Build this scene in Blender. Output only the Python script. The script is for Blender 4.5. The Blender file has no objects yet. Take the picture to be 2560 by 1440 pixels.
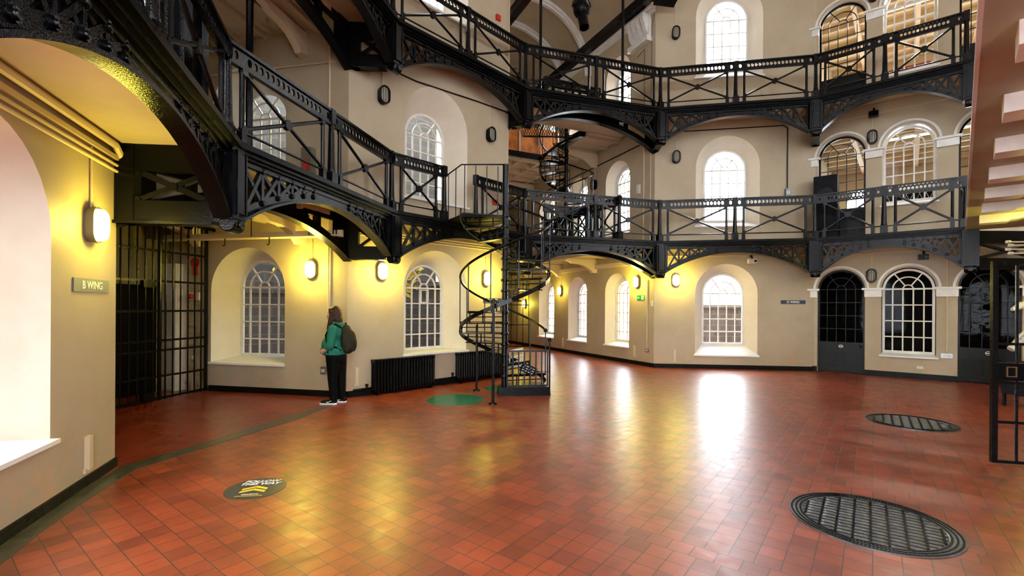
import bpy, math, random
from mathutils import Vector, Matrix
random.seed(7)
PI = math.pi
sc = bpy.context.scene
COL = sc.collection

# ------------------------------------------------------------ camera, world, light, exposure
cam_d = bpy.data.cameras.new('camera')
cam_d.sensor_width = 36.0
cam_d.lens = 36.0 * 1180.0 / 2560.0
cam_d.shift_y = 45.4 / 2560.0
cam_d.clip_start = 0.05
cam = bpy.data.objects.new('camera', cam_d)
COL.objects.link(cam)
cam.matrix_world = Matrix.Translation((0, 0, 1.65)) @ Matrix.Rotation(PI/2, 4, 'X') @ Matrix.Rotation(0.006, 4, 'Z')
sc.camera = cam

SKY = 22.0
w = bpy.data.worlds.new('world'); sc.world = w; w.use_nodes = True
nt = w.node_tree; nt.nodes.clear()
wo = nt.nodes.new('ShaderNodeOutputWorld'); bg = nt.nodes.new('ShaderNodeBackground')
tc = nt.nodes.new('ShaderNodeTexCoord'); sep = nt.nodes.new('ShaderNodeSeparateXYZ'); cr = nt.nodes.new('ShaderNodeValToRGB')
nt.links.new(tc.outputs['Generated'], sep.inputs[0]); nt.links.new(sep.outputs[2], cr.inputs[0])
cr.color_ramp.elements[0].position = 0.0; cr.color_ramp.elements[0].color = (0.80, 0.86, 0.95, 1)
cr.color_ramp.elements[1].position = 0.6; cr.color_ramp.elements[1].color = (0.90, 0.95, 1.0, 1)
nt.links.new(cr.outputs[0], bg.inputs[0]); bg.inputs[1].default_value = SKY
nt.links.new(bg.outputs[0], wo.inputs[0])

vs = sc.view_settings
sc.display_settings.display_device = 'sRGB'
vs.view_transform = 'Standard'; vs.look = 'None'; vs.gamma = 1.0; vs.use_curve_mapping = False
vs.exposure = 0.28
cy = sc.cycles
cy.max_bounces = 6; cy.diffuse_bounces = 4; cy.glossy_bounces = 3; cy.transmission_bounces = 3; cy.transparent_max_bounces = 12
cy.caustics_reflective = False; cy.caustics_refractive = False; cy.sample_clamp_indirect = 6.0
cy.use_denoising = True; cy.use_adaptive_sampling = True; cy.adaptive_threshold = 0.05; cy.adaptive_min_samples = 12

# ------------------------------------------------------------ plan of the place (metres)
W = {1: (-2.70, 0.90), 2: (-4.03, 4.80), 3: (-2.94, 8.43), 4: (-0.11, 11.26), 5: (3.88, 12.90), 6: (7.95, 12.40), 7: (11.09, 9.76)}
V = {1: (-1.87, 1.41), 2: (-2.966, 4.891), 3: (-2.174, 8.47), 4: (0.285, 11.113), 5: (3.809, 12.216), 6: (7.369, 11.514), 7: (9.46, 9.74)}
DECK = 3.34; STOREY = 3.42; RAIL = 1.065; DROP = 0.80
LAMP_ON = []

def tag(o, label=None, cat=None, group=None, kind=None):
    if label: o['label'] = label
    if cat: o['category'] = cat
    if group: o['group'] = group
    if kind: o['kind'] = kind
    return o

# ------------------------------------------------------------ materials
def mat(name, col, rough=0.5, metal=0.0, noise=0.0, nscale=5.0, bump=0.0, bscale=40.0, spec=0.5, coat=0.0, emit=None, estr=0.0, col2=None, rnoise=0.0):
    m = bpy.data.materials.new(name); m.use_nodes = True
    t = m.node_tree; b = t.nodes['Principled BSDF']
    b.inputs['Base Color'].default_value = (*col, 1); b.inputs['Roughness'].default_value = rough
    b.inputs['Metallic'].default_value = metal; b.inputs['Specular IOR Level'].default_value = spec
    b.inputs['Coat Weight'].default_value = coat
    if emit: b.inputs['Emission Color'].default_value = (*emit, 1); b.inputs['Emission Strength'].default_value = estr
    g = t.nodes.new('ShaderNodeNewGeometry')
    if noise or col2:
        n = t.nodes.new('ShaderNodeTexNoise'); n.inputs['Scale'].default_value = nscale; n.inputs['Detail'].default_value = 6
        t.links.new(g.outputs['Position'], n.inputs['Vector'])
        r = t.nodes.new('ShaderNodeValToRGB'); c2 = col2 or tuple(c*(1-noise) for c in col)
        r.color_ramp.elements[0].color = (*c2, 1); r.color_ramp.elements[1].color = (*col, 1)
        r.color_ramp.elements[0].position = 0.35; r.color_ramp.elements[1].position = 0.62
        t.links.new(n.outputs[0], r.inputs[0]); t.links.new(r.outputs[0], b.inputs['Base Color'])
    if bump:
        n2 = t.nodes.new('ShaderNodeTexNoise'); n2.inputs['Scale'].default_value = bscale; n2.inputs['Detail'].default_value = 3
        bp = t.nodes.new('ShaderNodeBump'); bp.inputs['Strength'].default_value = bump; bp.inputs['Distance'].default_value = 0.01
        t.links.new(g.outputs['Position'], n2.inputs['Vector']); t.links.new(n2.outputs[0], bp.inputs['Height']); t.links.new(bp.outputs[0], b.inputs['Normal'])
    return m

def paint_mat(name, col, stain=(0.62, 0.36, 0.2)):
    m = mat(name, col, 0.55, noise=0.0, bump=0.25, bscale=9.0, spec=0.35)
    t = m.node_tree; b = t.nodes['Principled BSDF']; g = t.nodes.new('ShaderNodeNewGeometry')
    n = t.nodes.new('ShaderNodeTexNoise'); n.inputs['Scale'].default_value = 1.3; n.inputs['Detail'].default_value = 9; n.inputs['Roughness'].default_value = 0.62
    n3 = t.nodes.new('ShaderNodeTexNoise'); n3.inputs['Scale'].default_value = 5.0; n3.inputs['Detail'].default_value = 10; n3.inputs['Roughness'].default_value = 0.75
    t.links.new(g.outputs['Position'], n.inputs['Vector']); t.links.new(g.outputs['Position'], n3.inputs['Vector'])
    r = t.nodes.new('ShaderNodeValToRGB'); r.color_ramp.elements[0].position = 0.3; r.color_ramp.elements[1].position = 0.7
    r.color_ramp.elements[0].color = (col[0]*0.86, col[1]*0.82, col[2]*0.76, 1); r.color_ramp.elements[1].color = (*col, 1)
    t.links.new(n.outputs[0], r.inputs[0])
    # damp, flaking patches low on the wall (wear with its own shape)
    s = t.nodes.new('ShaderNodeSeparateXYZ'); t.links.new(g.outputs['Position'], s.inputs[0])
    mr = t.nodes.new('ShaderNodeMapRange'); mr.inputs[1].default_value = 0.1; mr.inputs[2].default_value = 1.2; mr.inputs[3].default_value = 0.15; mr.inputs[4].default_value = 0.0
    t.links.new(s.outputs[2], mr.inputs[0])
    ad = t.nodes.new('ShaderNodeMath'); ad.operation = 'ADD'; t.links.new(n3.outputs[0], ad.inputs[0]); t.links.new(mr.outputs[0], ad.inputs[1])
    r2 = t.nodes.new('ShaderNodeValToRGB'); r2.color_ramp.elements[0].position = 0.64; r2.color_ramp.elements[1].position = 0.72
    r2.color_ramp.elements[0].color = (0, 0, 0, 1); r2.color_ramp.elements[1].color = (0.55, 0.55, 0.55, 1)
    t.links.new(ad.outputs[0], r2.inputs[0])
    mx = t.nodes.new('ShaderNodeMix'); mx.data_type = 'RGBA'; mx.inputs[7].default_value = (*stain, 1)
    t.links.new(r2.outputs[0], mx.inputs[0]); t.links.new(r.outputs[0], mx.inputs[6]); t.links.new(mx.outputs[2], b.inputs['Base Color'])
    return m

def tile_mat(name, c1, c2, mortar, size, ang, rough=0.22, off=0.35, freq=7):
    m = bpy.data.materials.new(name); m.use_nodes = True; t = m.node_tree; b = t.nodes['Principled BSDF']
    g = t.nodes.new('ShaderNodeNewGeometry'); mp = t.nodes.new('ShaderNodeMapping'); mp.inputs['Rotation'].default_value = (0, 0, ang)
    t.links.new(g.outputs['Position'], mp.inputs['Vector'])
    br = t.nodes.new('ShaderNodeTexBrick'); br.offset = off; br.offset_frequency = freq; br.squash = 1.0
    br.inputs['Scale'].default_value = 1.0; br.inputs['Brick Width'].default_value = size; br.inputs['Row Height'].default_value = size
    br.inputs['Mortar Size'].default_value = 0.0036; br.inputs['Mortar Smooth'].default_value = 0.2; br.inputs['Bias'].default_value = -0.25
    br.inputs['Color1'].default_value = (*c1, 1); br.inputs['Color2'].default_value = (*c2, 1); br.inputs['Mortar'].default_value = (*mortar, 1)
    t.links.new(mp.outputs[0], br.inputs['Vector'])
    n = t.nodes.new('ShaderNodeTexNoise'); n.inputs['Scale'].default_value = 2.2; n.inputs['Detail'].default_value = 4; n.inputs['Roughness'].default_value = 0.6
    t.links.new(g.outputs['Position'], n.inputs['Vector'])
    r = t.nodes.new('ShaderNodeValToRGB'); r.color_ramp.elements[0].position = 0.25; r.color_ramp.elements[0].color = (0.55, 0.52, 0.5, 1); r.color_ramp.elements[1].position = 0.66
    t.links.new(n.outputs[0], r.inputs[0])
    mx = t.nodes.new('ShaderNodeMix'); mx.data_type = 'RGBA'; mx.blend_type = 'MULTIPLY'; mx.inputs[0].default_value = 1.0
    t.links.new(br.outputs['Color'], mx.inputs[6]); t.links.new(r.outputs[0], mx.inputs[7]); t.links.new(mx.outputs[2], b.inputs['Base Color'])
    n2 = t.nodes.new('ShaderNodeTexNoise'); n2.inputs['Scale'].default_value = 9.0; n2.inputs['Detail'].default_value = 2
    t.links.new(g.outputs['Position'], n2.inputs['Vector'])
    mr = t.nodes.new('ShaderNodeMapRange'); mr.inputs[3].default_value = rough*0.75; mr.inputs[4].default_value = rough*1.5
    t.links.new(n2.outputs[0], mr.inputs[0]); t.links.new(mr.outputs[0], b.inputs['Roughness'])
    inv = t.nodes.new('ShaderNodeMath'); inv.operation = 'MULTIPLY_ADD'; inv.inputs[1].default_value = -1.0; inv.inputs[2].default_value = 1.0
    t.links.new(br.outputs['Fac'], inv.inputs[0])
    bp = t.nodes.new('ShaderNodeBump'); bp.inputs['Strength'].default_value = 0.7; bp.inputs['Distance'].default_value = 0.002
    t.links.new(inv.outputs[0], bp.inputs['Height'])
    bp2 = t.nodes.new('ShaderNodeBump'); bp2.inputs['Strength'].default_value = 0.16; bp2.inputs['Distance'].default_value = 0.01
    t.links.new(n2.outputs[0], bp2.inputs['Height']); t.links.new(bp.outputs[0], bp2.inputs['Normal']); t.links.new(bp2.outputs[0], b.inputs['Normal'])
    b.inputs['Specular IOR Level'].default_value = 0.95
    return m

def glass_mat(name, tint=(1, 1, 1), ior=1.12, rough=0.03):
    m = bpy.data.materials.new(name); m.use_nodes = True; t = m.node_tree; t.nodes.clear()
    o = t.nodes.new('ShaderNodeOutputMaterial'); a = t.nodes.new('ShaderNodeBsdfTransparent'); g = t.nodes.new('ShaderNodeBsdfGlossy')
    a.inputs[0].default_value = (*tint, 1); g.inputs['Roughness'].default_value = rough
    f = t.nodes.new('ShaderNodeFresnel'); f.inputs[0].default_value = ior
    mx = t.nodes.new('ShaderNodeMixShader'); t.links.new(f.outputs[0], mx.inputs[0]); t.links.new(a.outputs[0], mx.inputs[1]); t.links.new(g.outputs[0], mx.inputs[2])
    t.links.new(mx.outputs[0], o.inputs[0])
    return m

def brick_mat(name, c1, c2, mortar, bw=0.45, bh=0.2):
    m = bpy.data.materials.new(name); m.use_nodes = True; t = m.node_tree; b = t.nodes['Principled BSDF']
    tcn = t.nodes.new('ShaderNodeTexCoord')
    br = t.nodes.new('ShaderNodeTexBrick'); br.inputs['Scale'].default_value = 1.0; br.inputs['Brick Width'].default_value = bw; br.inputs['Row Height'].default_value = bh
    br.inputs['Mortar Size'].default_value = 0.012
    br.inputs['Color1'].default_value = (*c1, 1); br.inputs['Color2'].default_value = (*c2, 1); br.inputs['Mortar'].default_value = (*mortar, 1)
    mp = t.nodes.new('ShaderNodeMapping'); mp.inputs['Rotation'].default_value = (PI/2, 0, 0)
    t.links.new(tcn.outputs['Object'], mp.inputs[0]); t.links.new(mp.outputs[0], br.inputs['Vector']); t.links.new(br.outputs['Color'], b.inputs['Base Color'])
    b.inputs['Roughness'].default_value = 0.9
    return m

WALL = paint_mat('cream_wall_paint', (0.50, 0.42, 0.295))
SOFF = paint_mat('cream_soffit_paint', (0.62, 0.52, 0.37), (0.5, 0.38, 0.22))
REVEAL = paint_mat('pale_lit_reveal_paint', (0.80, 0.74, 0.62), (0.7, 0.6, 0.45))  # paler than the walls: window light on the splays put into the paint
WHITE = mat('white_gloss_paint', (0.82, 0.81, 0.76), 0.35, noise=0.12, nscale=6, bump=0.08)
SILL = mat('white_sill_paint', (0.86, 0.86, 0.86), 0.4)
IRON = mat('black_gloss_iron_paint', (0.004, 0.0045, 0.006), 0.13, bump=0.22, bscale=85.0, spec=0.24)
IRON2 = mat('black_satin_iron_paint', (0.003, 0.003, 0.004), 0.3, bump=0.15, bscale=30.0, spec=0.14)
BLACKB = mat('black_skirting_paint', (0.006, 0.006, 0.007), 0.45, spec=0.15, noise=0.3, bump=0.3, bscale=20)
TILE = tile_mat('red_quarry_tile', (0.35, 0.060, 0.021), (0.17, 0.030, 0.016), (0.06, 0.03, 0.02), 0.153, math.radians(37.5), 0.31)
TILE2 = tile_mat('shaded_red_wing_tile', (0.25, 0.03, 0.015), (0.17, 0.022, 0.013), (0.16, 0.1, 0.06), 0.9, math.radians(12), 0.3, 0.5, 2)  # slab pattern is the floor's own; the darker red holds the wing's shade
TILE2.node_tree.nodes['Brick Texture'].inputs['Mortar Size'].default_value = 0.007
KERB = mat('grey_green_stone_band', (0.075, 0.07, 0.045), 0.3, noise=0.4, nscale=8, bump=0.2, bscale=25)
GLASS = glass_mat('window_glass')
DGLASS = glass_mat('dark_screen_glass', (0.5, 0.52, 0.53), 1.12)
FROST = mat('frosted_roof_glass', (0.9, 0.93, 0.96), 0.5)
DOORM = mat('black_green_door_paint', (0.006, 0.007, 0.006), 0.4, bump=0.08, spec=0.18)
SIGNB = mat('navy_sign_plate', (0.03, 0.045, 0.09), 0.4)
SIGNG = mat('grey_sign_plate', (0.09, 0.10, 0.17), 0.4)
SIGNW = mat('white_lettering', (0.8, 0.8, 0.78), 0.5)
GREEN = mat('green_vinyl', (0.01, 0.16, 0.09), 0.25)
EXITG = mat('exit_sign_green', (0.0, 0.22, 0.1), 0.4)
YEL = mat('yellow_vinyl', (0.75, 0.55, 0.04), 0.4)
DVINYL = mat('black_vinyl', (0.045, 0.045, 0.04), 0.3, noise=0.3, nscale=20)
STEEL = mat('worn_grey_iron', (0.17, 0.185, 0.20), 0.32, metal=0.7, noise=0.45, nscale=14, bump=0.35, bscale=60)
LENS = mat('lit_lamp_lens', (0.9, 0.85, 0.6), 0.3, emit=(1.0, 0.90, 0.55), estr=14.0)
LENSOFF = mat('unlit_lamp_lens', (0.26, 0.25, 0.19), 0.15, bump=0.3, bscale=80)
HOUSE = mat('grey_lamp_housing', (0.16, 0.14, 0.09), 0.4)
PIPEM = mat('cream_painted_conduit', (0.66, 0.54, 0.33), 0.45)
RED = mat('red_alarm_plastic', (0.5, 0.02, 0.01), 0.35)
PLAST = mat('white_plastic', (0.7, 0.68, 0.62), 0.4)
SOCK = mat('brushed_steel_plate', (0.3, 0.3, 0.3), 0.35, metal=0.8)
ORANGE = mat('orange_rust_panel', (0.75, 0.24, 0.02), 0.5, col2=(0.36, 0.08, 0.01), nscale=3.0)
SPKR = mat('charcoal_speaker_cloth', (0.008, 0.009, 0.013), 0.75, spec=0.15)
STONE = brick_mat('grey_stone_blocks', (0.10, 0.105, 0.11), (0.07, 0.075, 0.08), (0.15, 0.15, 0.14))
STONEL = brick_mat('pale_stone_blocks', (0.085, 0.09, 0.10), (0.06, 0.065, 0.075), (0.12, 0.12, 0.13))
LEAF = mat('yellow_autumn_leaves', (0.75, 0.55, 0.05), 0.7, col2=(0.3, 0.32, 0.05), nscale=9)
BARK = mat('bark', (0.08, 0.06, 0.04), 0.9)
GRAVEL = mat('grey_yard_ground', (0.45, 0.45, 0.44), 0.9, noise=0.3)
CREAMW = mat('cream_painted_timber', (0.72, 0.6, 0.42), 0.45, bump=0.1, bscale=12)

# ------------------------------------------------------------ mesh helpers
class M:
    def __init__(s): s.v = []; s.f = []; s.sm = []
    def add(s, vs_, fs, smooth=False):
        k = len(s.v); s.v += [tuple(p) for p in vs_]; s.f += [tuple(i+k for i in f) for f in fs]; s.sm += [smooth]*len(fs)
    def box(s, c, sx, sy, sz, X=(1, 0, 0), Y=(0, 1, 0), Z=(0, 0, 1)):
        c = Vector(c); X = Vector(X)*sx/2; Y = Vector(Y)*sy/2; Z = Vector(Z)*sz/2
        p = [c+a*X+b*Y+d*Z for d in (-1, 1) for a, b in ((-1, -1), (1, -1), (1, 1), (-1, 1))]
        s.add(p, [(3, 2, 1, 0), (4, 5, 6, 7), (0, 1, 5, 4), (1, 2, 6, 5), (2, 3, 7, 6), (3, 0, 4, 7)])
    def quad(s, a, b, c, d): s.add([a, b, c, d], [(0, 1, 2, 3)])
    def beam(s, a, b, wd, ht, up=(0, 0, 1)):
        a = Vector(a); b = Vector(b); d = b-a; L = d.length
        if L < 1e-6: return
        X = d/L; Y = Vector(up).cross(X)
        if Y.length < 1e-4: Y = Vector((0, 1, 0)).cross(X)
        Y.normalize(); Z = X.cross(Y)
        s.box((a+b)/2, L, wd, ht, X, Y, Z)
    def tube(s, pts, r, seg=8, closed=False, cap=True):
        pts = [Vector(p) for p in pts]; n = len(pts)
        rs = r if isinstance(r, (list, tuple)) else [r]*n
        ref = None; rings = []
        for i, p in enumerate(pts):
            if closed: d = pts[(i+1) % n]-pts[i-1]
            else: d = pts[min(i+1, n-1)]-pts[max(i-1, 0)]
            d.normalize()
            if ref is None:
                ref = Vector((0, 0, 1)) if abs(d.z) < 0.9 else Vector((1, 0, 0))
            x = ref-d*ref.dot(d)
            if x.length < 1e-5: x = Vector((1, 0, 0)).cross(d)
            x.normalize(); y = d.cross(x); ref = x
            rings.append([p+rs[i]*(math.cos(2*PI*k/seg)*x+math.sin(2*PI*k/seg)*y) for k in range(seg)])
        vs_ = [q for rg in rings for q in rg]; fs = []
        for i in range(n if closed else n-1):
            j = (i+1) % n
            for k in range(seg):
                fs.append((i*seg+k, i*seg+(k+1) % seg, j*seg+(k+1) % seg, j*seg+k))
        s.add(vs_, fs, True)
        if cap and not closed:
            s.add(rings[0], [tuple(range(seg))[::-1]]); s.add(rings[-1], [tuple(range(seg))])
    def lathe(s, prof, c=(0, 0, 0), X=(1, 0, 0), Y=(0, 1, 0), Z=(0, 0, 1), seg=16, smooth=True):
        c = Vector(c); X = Vector(X); Y = Vector(Y); Z = Vector(Z); vs_ = []; fs = []
        for r, z in prof:
            for k in range(seg):
                a = 2*PI*k/seg; vs_.append(c+Z*z+X*(r*math.cos(a))+Y*(r*math.sin(a)))
        for i in range(len(prof)-1):
            for k in range(seg):
                fs.append((i*seg+k, i*seg+(k+1) % seg, (i+1)*seg+(k+1) % seg, (i+1)*seg+k))
        s.add(vs_, fs, smooth)
        if prof[0][0] > 1e-5: s.add(vs_[:seg], [tuple(range(seg))[::-1]])
        if prof[-1][0] > 1e-5: s.add(vs_[-seg:], [tuple(range(seg))])
    def disc_prism(s, outline, n0, n1, fr):   # outline in (t,z) of a frame, extruded n0..n1
        k = len(outline)
        vs_ = [fr(t, n0, z) for t, z in outline]+[fr(t, n1, z) for t, z in outline]
        fs = [tuple(range(k)), tuple(range(k, 2*k))[::-1]]+[(i, (i+1) % k+0, (i+1) % k+k, i+k) for i in range(k)]
        s.add(vs_, fs)
    def ell(s, c, rx, ry, rz, X=(1, 0, 0), Y=(0, 1, 0), Z=(0, 0, 1), seg=16, rings=10):
        prof = [(math.sin(PI*i/rings), -math.cos(PI*i/rings)) for i in range(rings+1)]
        s.lathe([(p[0], p[1]*rz) for p in prof], c, Vector(X)*rx, Vector(Y)*ry, Z, seg)
    def capsule(s, a, b, ra, rb, seg=14):
        a = Vector(a); b = Vector(b); d = b-a; L = d.length; Z = d/L
        X = Z.orthogonal().normalized(); Y = Z.cross(X)
        prof = [(ra*math.cos(t), ra*math.sin(t)) for t in [-PI/2+PI/2*i/5 for i in range(6)]]+[(rb*math.cos(t), L+rb*math.sin(t)) for t in [PI/2*i/5 for i in range(6)]]
        s.lathe(prof, a, X, Y, Z, seg)
    def build(s, name, material, parent=None, auto=True, origin=None):
        me = bpy.data.meshes.new(name)
        vv = s.v
        if origin is not None:
            ox, oy, oz = origin; vv = [(x-ox, y-oy, z-oz) for x, y, z in vv]
        me.from_pydata(vv, [], s.f); me.polygons.foreach_set('use_smooth', s.sm)
        me.update()
        if auto: me.set_sharp_from_angle(angle=math.radians(40))
        me.materials.append(material)
        o = bpy.data.objects.new(name, me); COL.objects.link(o)
        if origin is not None: o.location = origin
        if parent is not None:
            o.parent = parent
            if parent.location.length > 0 and origin is None:
                o.matrix_parent_inverse = Matrix.Translation(parent.location).inverted()
            elif origin is not None:
                o.matrix_parent_inverse = Matrix.Translation(Vector(wloc(parent))).inverted()
        return o

def wloc(o):
    p = Vector((0, 0, 0)); 
    while o is not None:
        p = p + o.location + (o.matrix_parent_inverse.translation if o.parent else Vector((0, 0, 0))); o = o.parent
    return p

def empty(name, loc=(0, 0, 0)):
    o = bpy.data.objects.new(name, None); COL.objects.link(o); o.location = loc; o.empty_display_size = 0.1
    return o

def part(m, name, material, parent):
    o = m.build(name, material, None)
    o.parent = parent
    o.matrix_parent_inverse = Matrix.Translation(-wloc(parent))
    return o

def struct(m, name, material, parent=None):
    o = m.build(name, material, None)
    if parent: o.parent = parent; o.matrix_parent_inverse = Matrix.Translation(-wloc(parent))
    else: o['kind'] = 'structure'
    return o

class Fr:                                  # wall frame: t along the wall (left to right seen from the room), n into the room, z up
    def __init__(s, P, d):
        l = math.hypot(*d); s.P = P; s.d = (d[0]/l, d[1]/l); s.n = (s.d[1], -s.d[0])
        s.T = Vector((*s.d, 0)); s.N = Vector((*s.n, 0)); s.Z = Vector((0, 0, 1))
    def __call__(s, t, n, z): return Vector((s.P[0]+s.d[0]*t+s.n[0]*n, s.P[1]+s.d[1]*t+s.n[1]*n, z))
    def box(s, m, t0, t1, n0, n1, z0, z1):
        m.box(s((t0+t1)/2, (n0+n1)/2, (z0+z1)/2), t1-t0, n1-n0, z1-z0, s.T, s.N, s.Z)

def arc(tc, zp, r, a0=PI, a1=0.0, k=16, rz=None):
    rz = rz or r
    return [(tc+r*math.cos(a0+(a1-a0)*i/k), zp+rz*math.sin(a0+(a1-a0)*i/k)) for i in range(k+1)]

def ribbon(m, fr, pts, wd, n0, n1, closed=False):
    n = len(pts); L = []; R = []
    for i in range(n):
        a = pts[i-1] if (i > 0 or closed) else pts[i]; b = pts[(i+1) % n] if (i < n-1 or closed) else pts[i]
        dx, dz = b[0]-a[0], b[1]-a[1]; l = math.hypot(dx, dz) or 1; nx, nz = -dz/l, dx/l
        L.append((pts[i][0]+nx*wd/2, pts[i][1]+nz*wd/2)); R.append((pts[i][0]-nx*wd/2, pts[i][1]-nz*wd/2))
    vs_ = []; 
    for i in range(n): vs_ += [fr(L[i][0], n1, L[i][1]), fr(R[i][0], n1, R[i][1]), fr(R[i][0], n0, R[i][1]), fr(L[i][0], n0, L[i][1])]
    fs = []
    for i in range(n if closed else n-1):
        j = (i+1) % n
        for k in range(4): fs.append((i*4+k, i*4+(k+1) % 4, j*4+(k+1) % 4, j*4+k))
    if not closed: fs += [(0, 3, 2, 1), ((n-1)*4, (n-1)*4+1, (n-1)*4+2, (n-1)*4+3)]
    m.add(vs_, fs)

def wall_face(m, fr, t0, t1, z0, z1, ops, n=0.0, K=16):
    ts = {round(t0, 4), round(t1, 4)}
    for (tc, hw, zs, zp, ra) in ops:
        for i in range(K+1): ts.add(round(tc-hw*math.cos(PI*i/K), 4))
    ts = sorted(t for t in ts if t0-1e-3 <= t <= t1+1e-3)
    for a, b in zip(ts, ts[1:]):
        mid = (a+b)/2; cuts = []
        for (tc, hw, zs, zp, ra) in ops:
            if tc-hw < mid < tc+hw:
                def f(t):
                    i_ = K*math.acos(max(-1, min(1, (tc-t)/hw)))/PI; i0 = min(K-1, int(i_+1e-3)); ta, tb = tc-hw*math.cos(PI*i0/K), tc-hw*math.cos(PI*(i0+1)/K)
                    u = max(0, min(1, (t-ta)/(tb-ta))); return zp+ra*(math.sin(PI*i0/K)*(1-u)+math.sin(PI*(i0+1)/K)*u)
                cuts.append((zs, f(a), f(b)))
        cuts.sort(); la = lb = z0
        for zs, fa, fb in cuts:
            m.quad(fr(a, n, la), fr(b, n, lb), fr(b, n, zs), fr(a, n, zs)); la, lb = fa, fb
        m.quad(fr(a, n, la), fr(b, n, lb), fr(b, n, z1), fr(a, n, z1))

def outline(tc, hw, zs, zp, ra, K=16):
    return [(tc-hw, zs)]+arc(tc, zp, hw, PI, 0, K, ra)+[(tc+hw, zs)]

def reveal(m, fr, o0, o1, n0, n1):
    a = outline(*o0); b = outline(*o1); k = len(a)
    m.add([fr(t, n0, z) for t, z in a]+[fr(t, n1, z) for t, z in b], [(i, i+1, i+1+k, i+k) for i in range(k-1)], True)

WIN = [0]
def window(fr, outer, inner, depth, rows=4, frame_mat=None, bar=0.03, sill=True, glass=None, flap=None, moulded=False):
    WIN[0] += 1
    e = empty('window_%d' % WIN[0], fr(outer[0], 0, outer[2])); e['kind'] = 'structure'
    tc, hw, zs, zp, ra = inner; n = -depth; fm = frame_mat or WHITE
    m = M(); ribbon(m, fr, outline(tc, hw-0.02, zs, zp, ra-0.02), 0.05, n-0.04, n+0.02)
    fr.box(m, tc-hw, tc+hw, n-0.04, n+0.03, zs-0.01, zs+0.05)
    if moulded:
        ribbon(m, fr, outline(tc, hw-0.07, zs, zp, ra-0.07), 0.04, n-0.06, n+0.0); ribbon(m, fr, outline(tc, hw+0.03, zs, zp, ra+0.03), 0.05, n-0.02, n+0.06)
    for i in (1, 2, 3, 4):
        t = tc-hw+2*hw*i/5
        if not (flap and i in ()): ribbon(m, fr, [(t, zs), (t, zp)], bar*0.8, n-0.02, n+0.012)
    for j in range(1, rows+1):
        z = zs+(zp-zs)*j/rows; ribbon(m, fr, [(tc-hw, z), (tc+hw, z)], bar*(0.8 if j < rows else 1.1), n-0.02, n+0.013)
    ribbon(m, fr, arc(tc, zp, hw*0.2, PI, 0, 10, ra*0.2), bar*0.8, n-0.02, n+0.012); ribbon(m, fr, arc(tc, zp, hw*0.6, PI, 0, 14, ra*0.6), bar*0.8, n-0.02, n+0.012)
    for a in (55, 125):
        c, s_ = math.cos(math.radians(a)), math.sin(math.radians(a))
        ribbon(m, fr, [(tc+hw*0.2*c, zp+ra*0.2*s_), (tc+hw*c, zp+ra*s_)], bar*0.8, n-0.02, n+0.012)
    if flap:
        t, z = flap; ribbon(m, fr, [(t-0.09, z-0.13), (t+0.09, z-0.13), (t+0.09, z+0.13), (t-0.09, z+0.13)], 0.035, n-0.02, n+0.035, True)
    part(m, 'window_frame', fm, e)
    g = M(); o = outline(tc, hw, zs, zp, ra); g.add([fr(t, n-0.012, z) for t, z in o], [tuple(range(len(o)))])
    part(g, 'pane', glass or GLASS, e)
    if sill:
        s_ = M(); ot, oh, oz = outer[0], outer[1], outer[2]
        a = [fr(ot-oh-0.04, 0.05, oz+0.0), fr(ot+oh+0.04, 0.05, oz), fr(tc+hw, n, zs-0.0), fr(tc-hw, n, zs)]
        b = [p-Vector((0, 0, 0.035)) for p in a]
        s_.add(a+b, [(0, 1, 2, 3), (7, 6, 5, 4), (0, 4, 5, 1), (1, 5, 6, 2), (2, 6, 7, 3), (3, 7, 4, 0)])
        part(s_, 'sill', SILL, e)
    return e

def text_mesh(body, size, fr_o, X, Y, name, material, parent, align='CENTER', shear=0.0, extrude=0.001, bold=0.0):
    c = bpy.data.curves.new(name, 'FONT'); c.body = body; c.size = size; c.align_x = align; c.align_y = 'CENTER'; c.shear = shear; c.extrude = extrude; c.offset = bold
    t = bpy.data.objects.new(name, c); COL.objects.link(t)
    bpy.context.view_layer.update()
    me = bpy.data.meshes.new_from_object(t.evaluated_get(bpy.context.evaluated_depsgraph_get()))
    COL.objects.unlink(t); bpy.data.objects.remove(t)
    X = Vector(X); Y = Vector(Y); Z = X.cross(Y); o_ = Vector(fr_o)
    for v_ in me.vertices: v_.co = o_+X*v_.co.x+Y*v_.co.y+Z*v_.co.z
    me.materials.clear(); me.materials.append(material); me.name = name
    o = bpy.data.objects.new(name, me); COL.objects.link(o)
    o.parent = parent; o.matrix_parent_inverse = Matrix.Translation(-wloc(parent))
    return o

# ------------------------------------------------------------ room shell
fL = Fr(W[2], (-0.32, 0.947))          # left wall, t negative towards the camera
fB = Fr(W[3], (0.979, -0.205))         # wall of B wing, t negative into the wing
fBC = Fr(W[3], (0.7071, 0.7071))       # wall between B and C wings
fC = Fr(W[5], (0.43, -0.903))          # right wall of C wing
fCL = Fr(W[4], (-0.43, 0.903))         # left wall of C wing
fCD = Fr(W[5], (4.07, -0.50))          # wall between C and D wings
fD = Fr(W[6], (0.766, -0.643))         # D wing screen
LBC = 4.0; LCD = 4.10; LD = 4.10; TOP = 11.4

def ops_stack(tc, hw, zs, top, levels=3, dz=STOREY, zsl=None):
    r = []
    for k in range(levels):
        r.append((tc, hw, (zsl[k] if zsl else zs+dz*k), top-hw+dz*k, hw))
    return r

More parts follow.
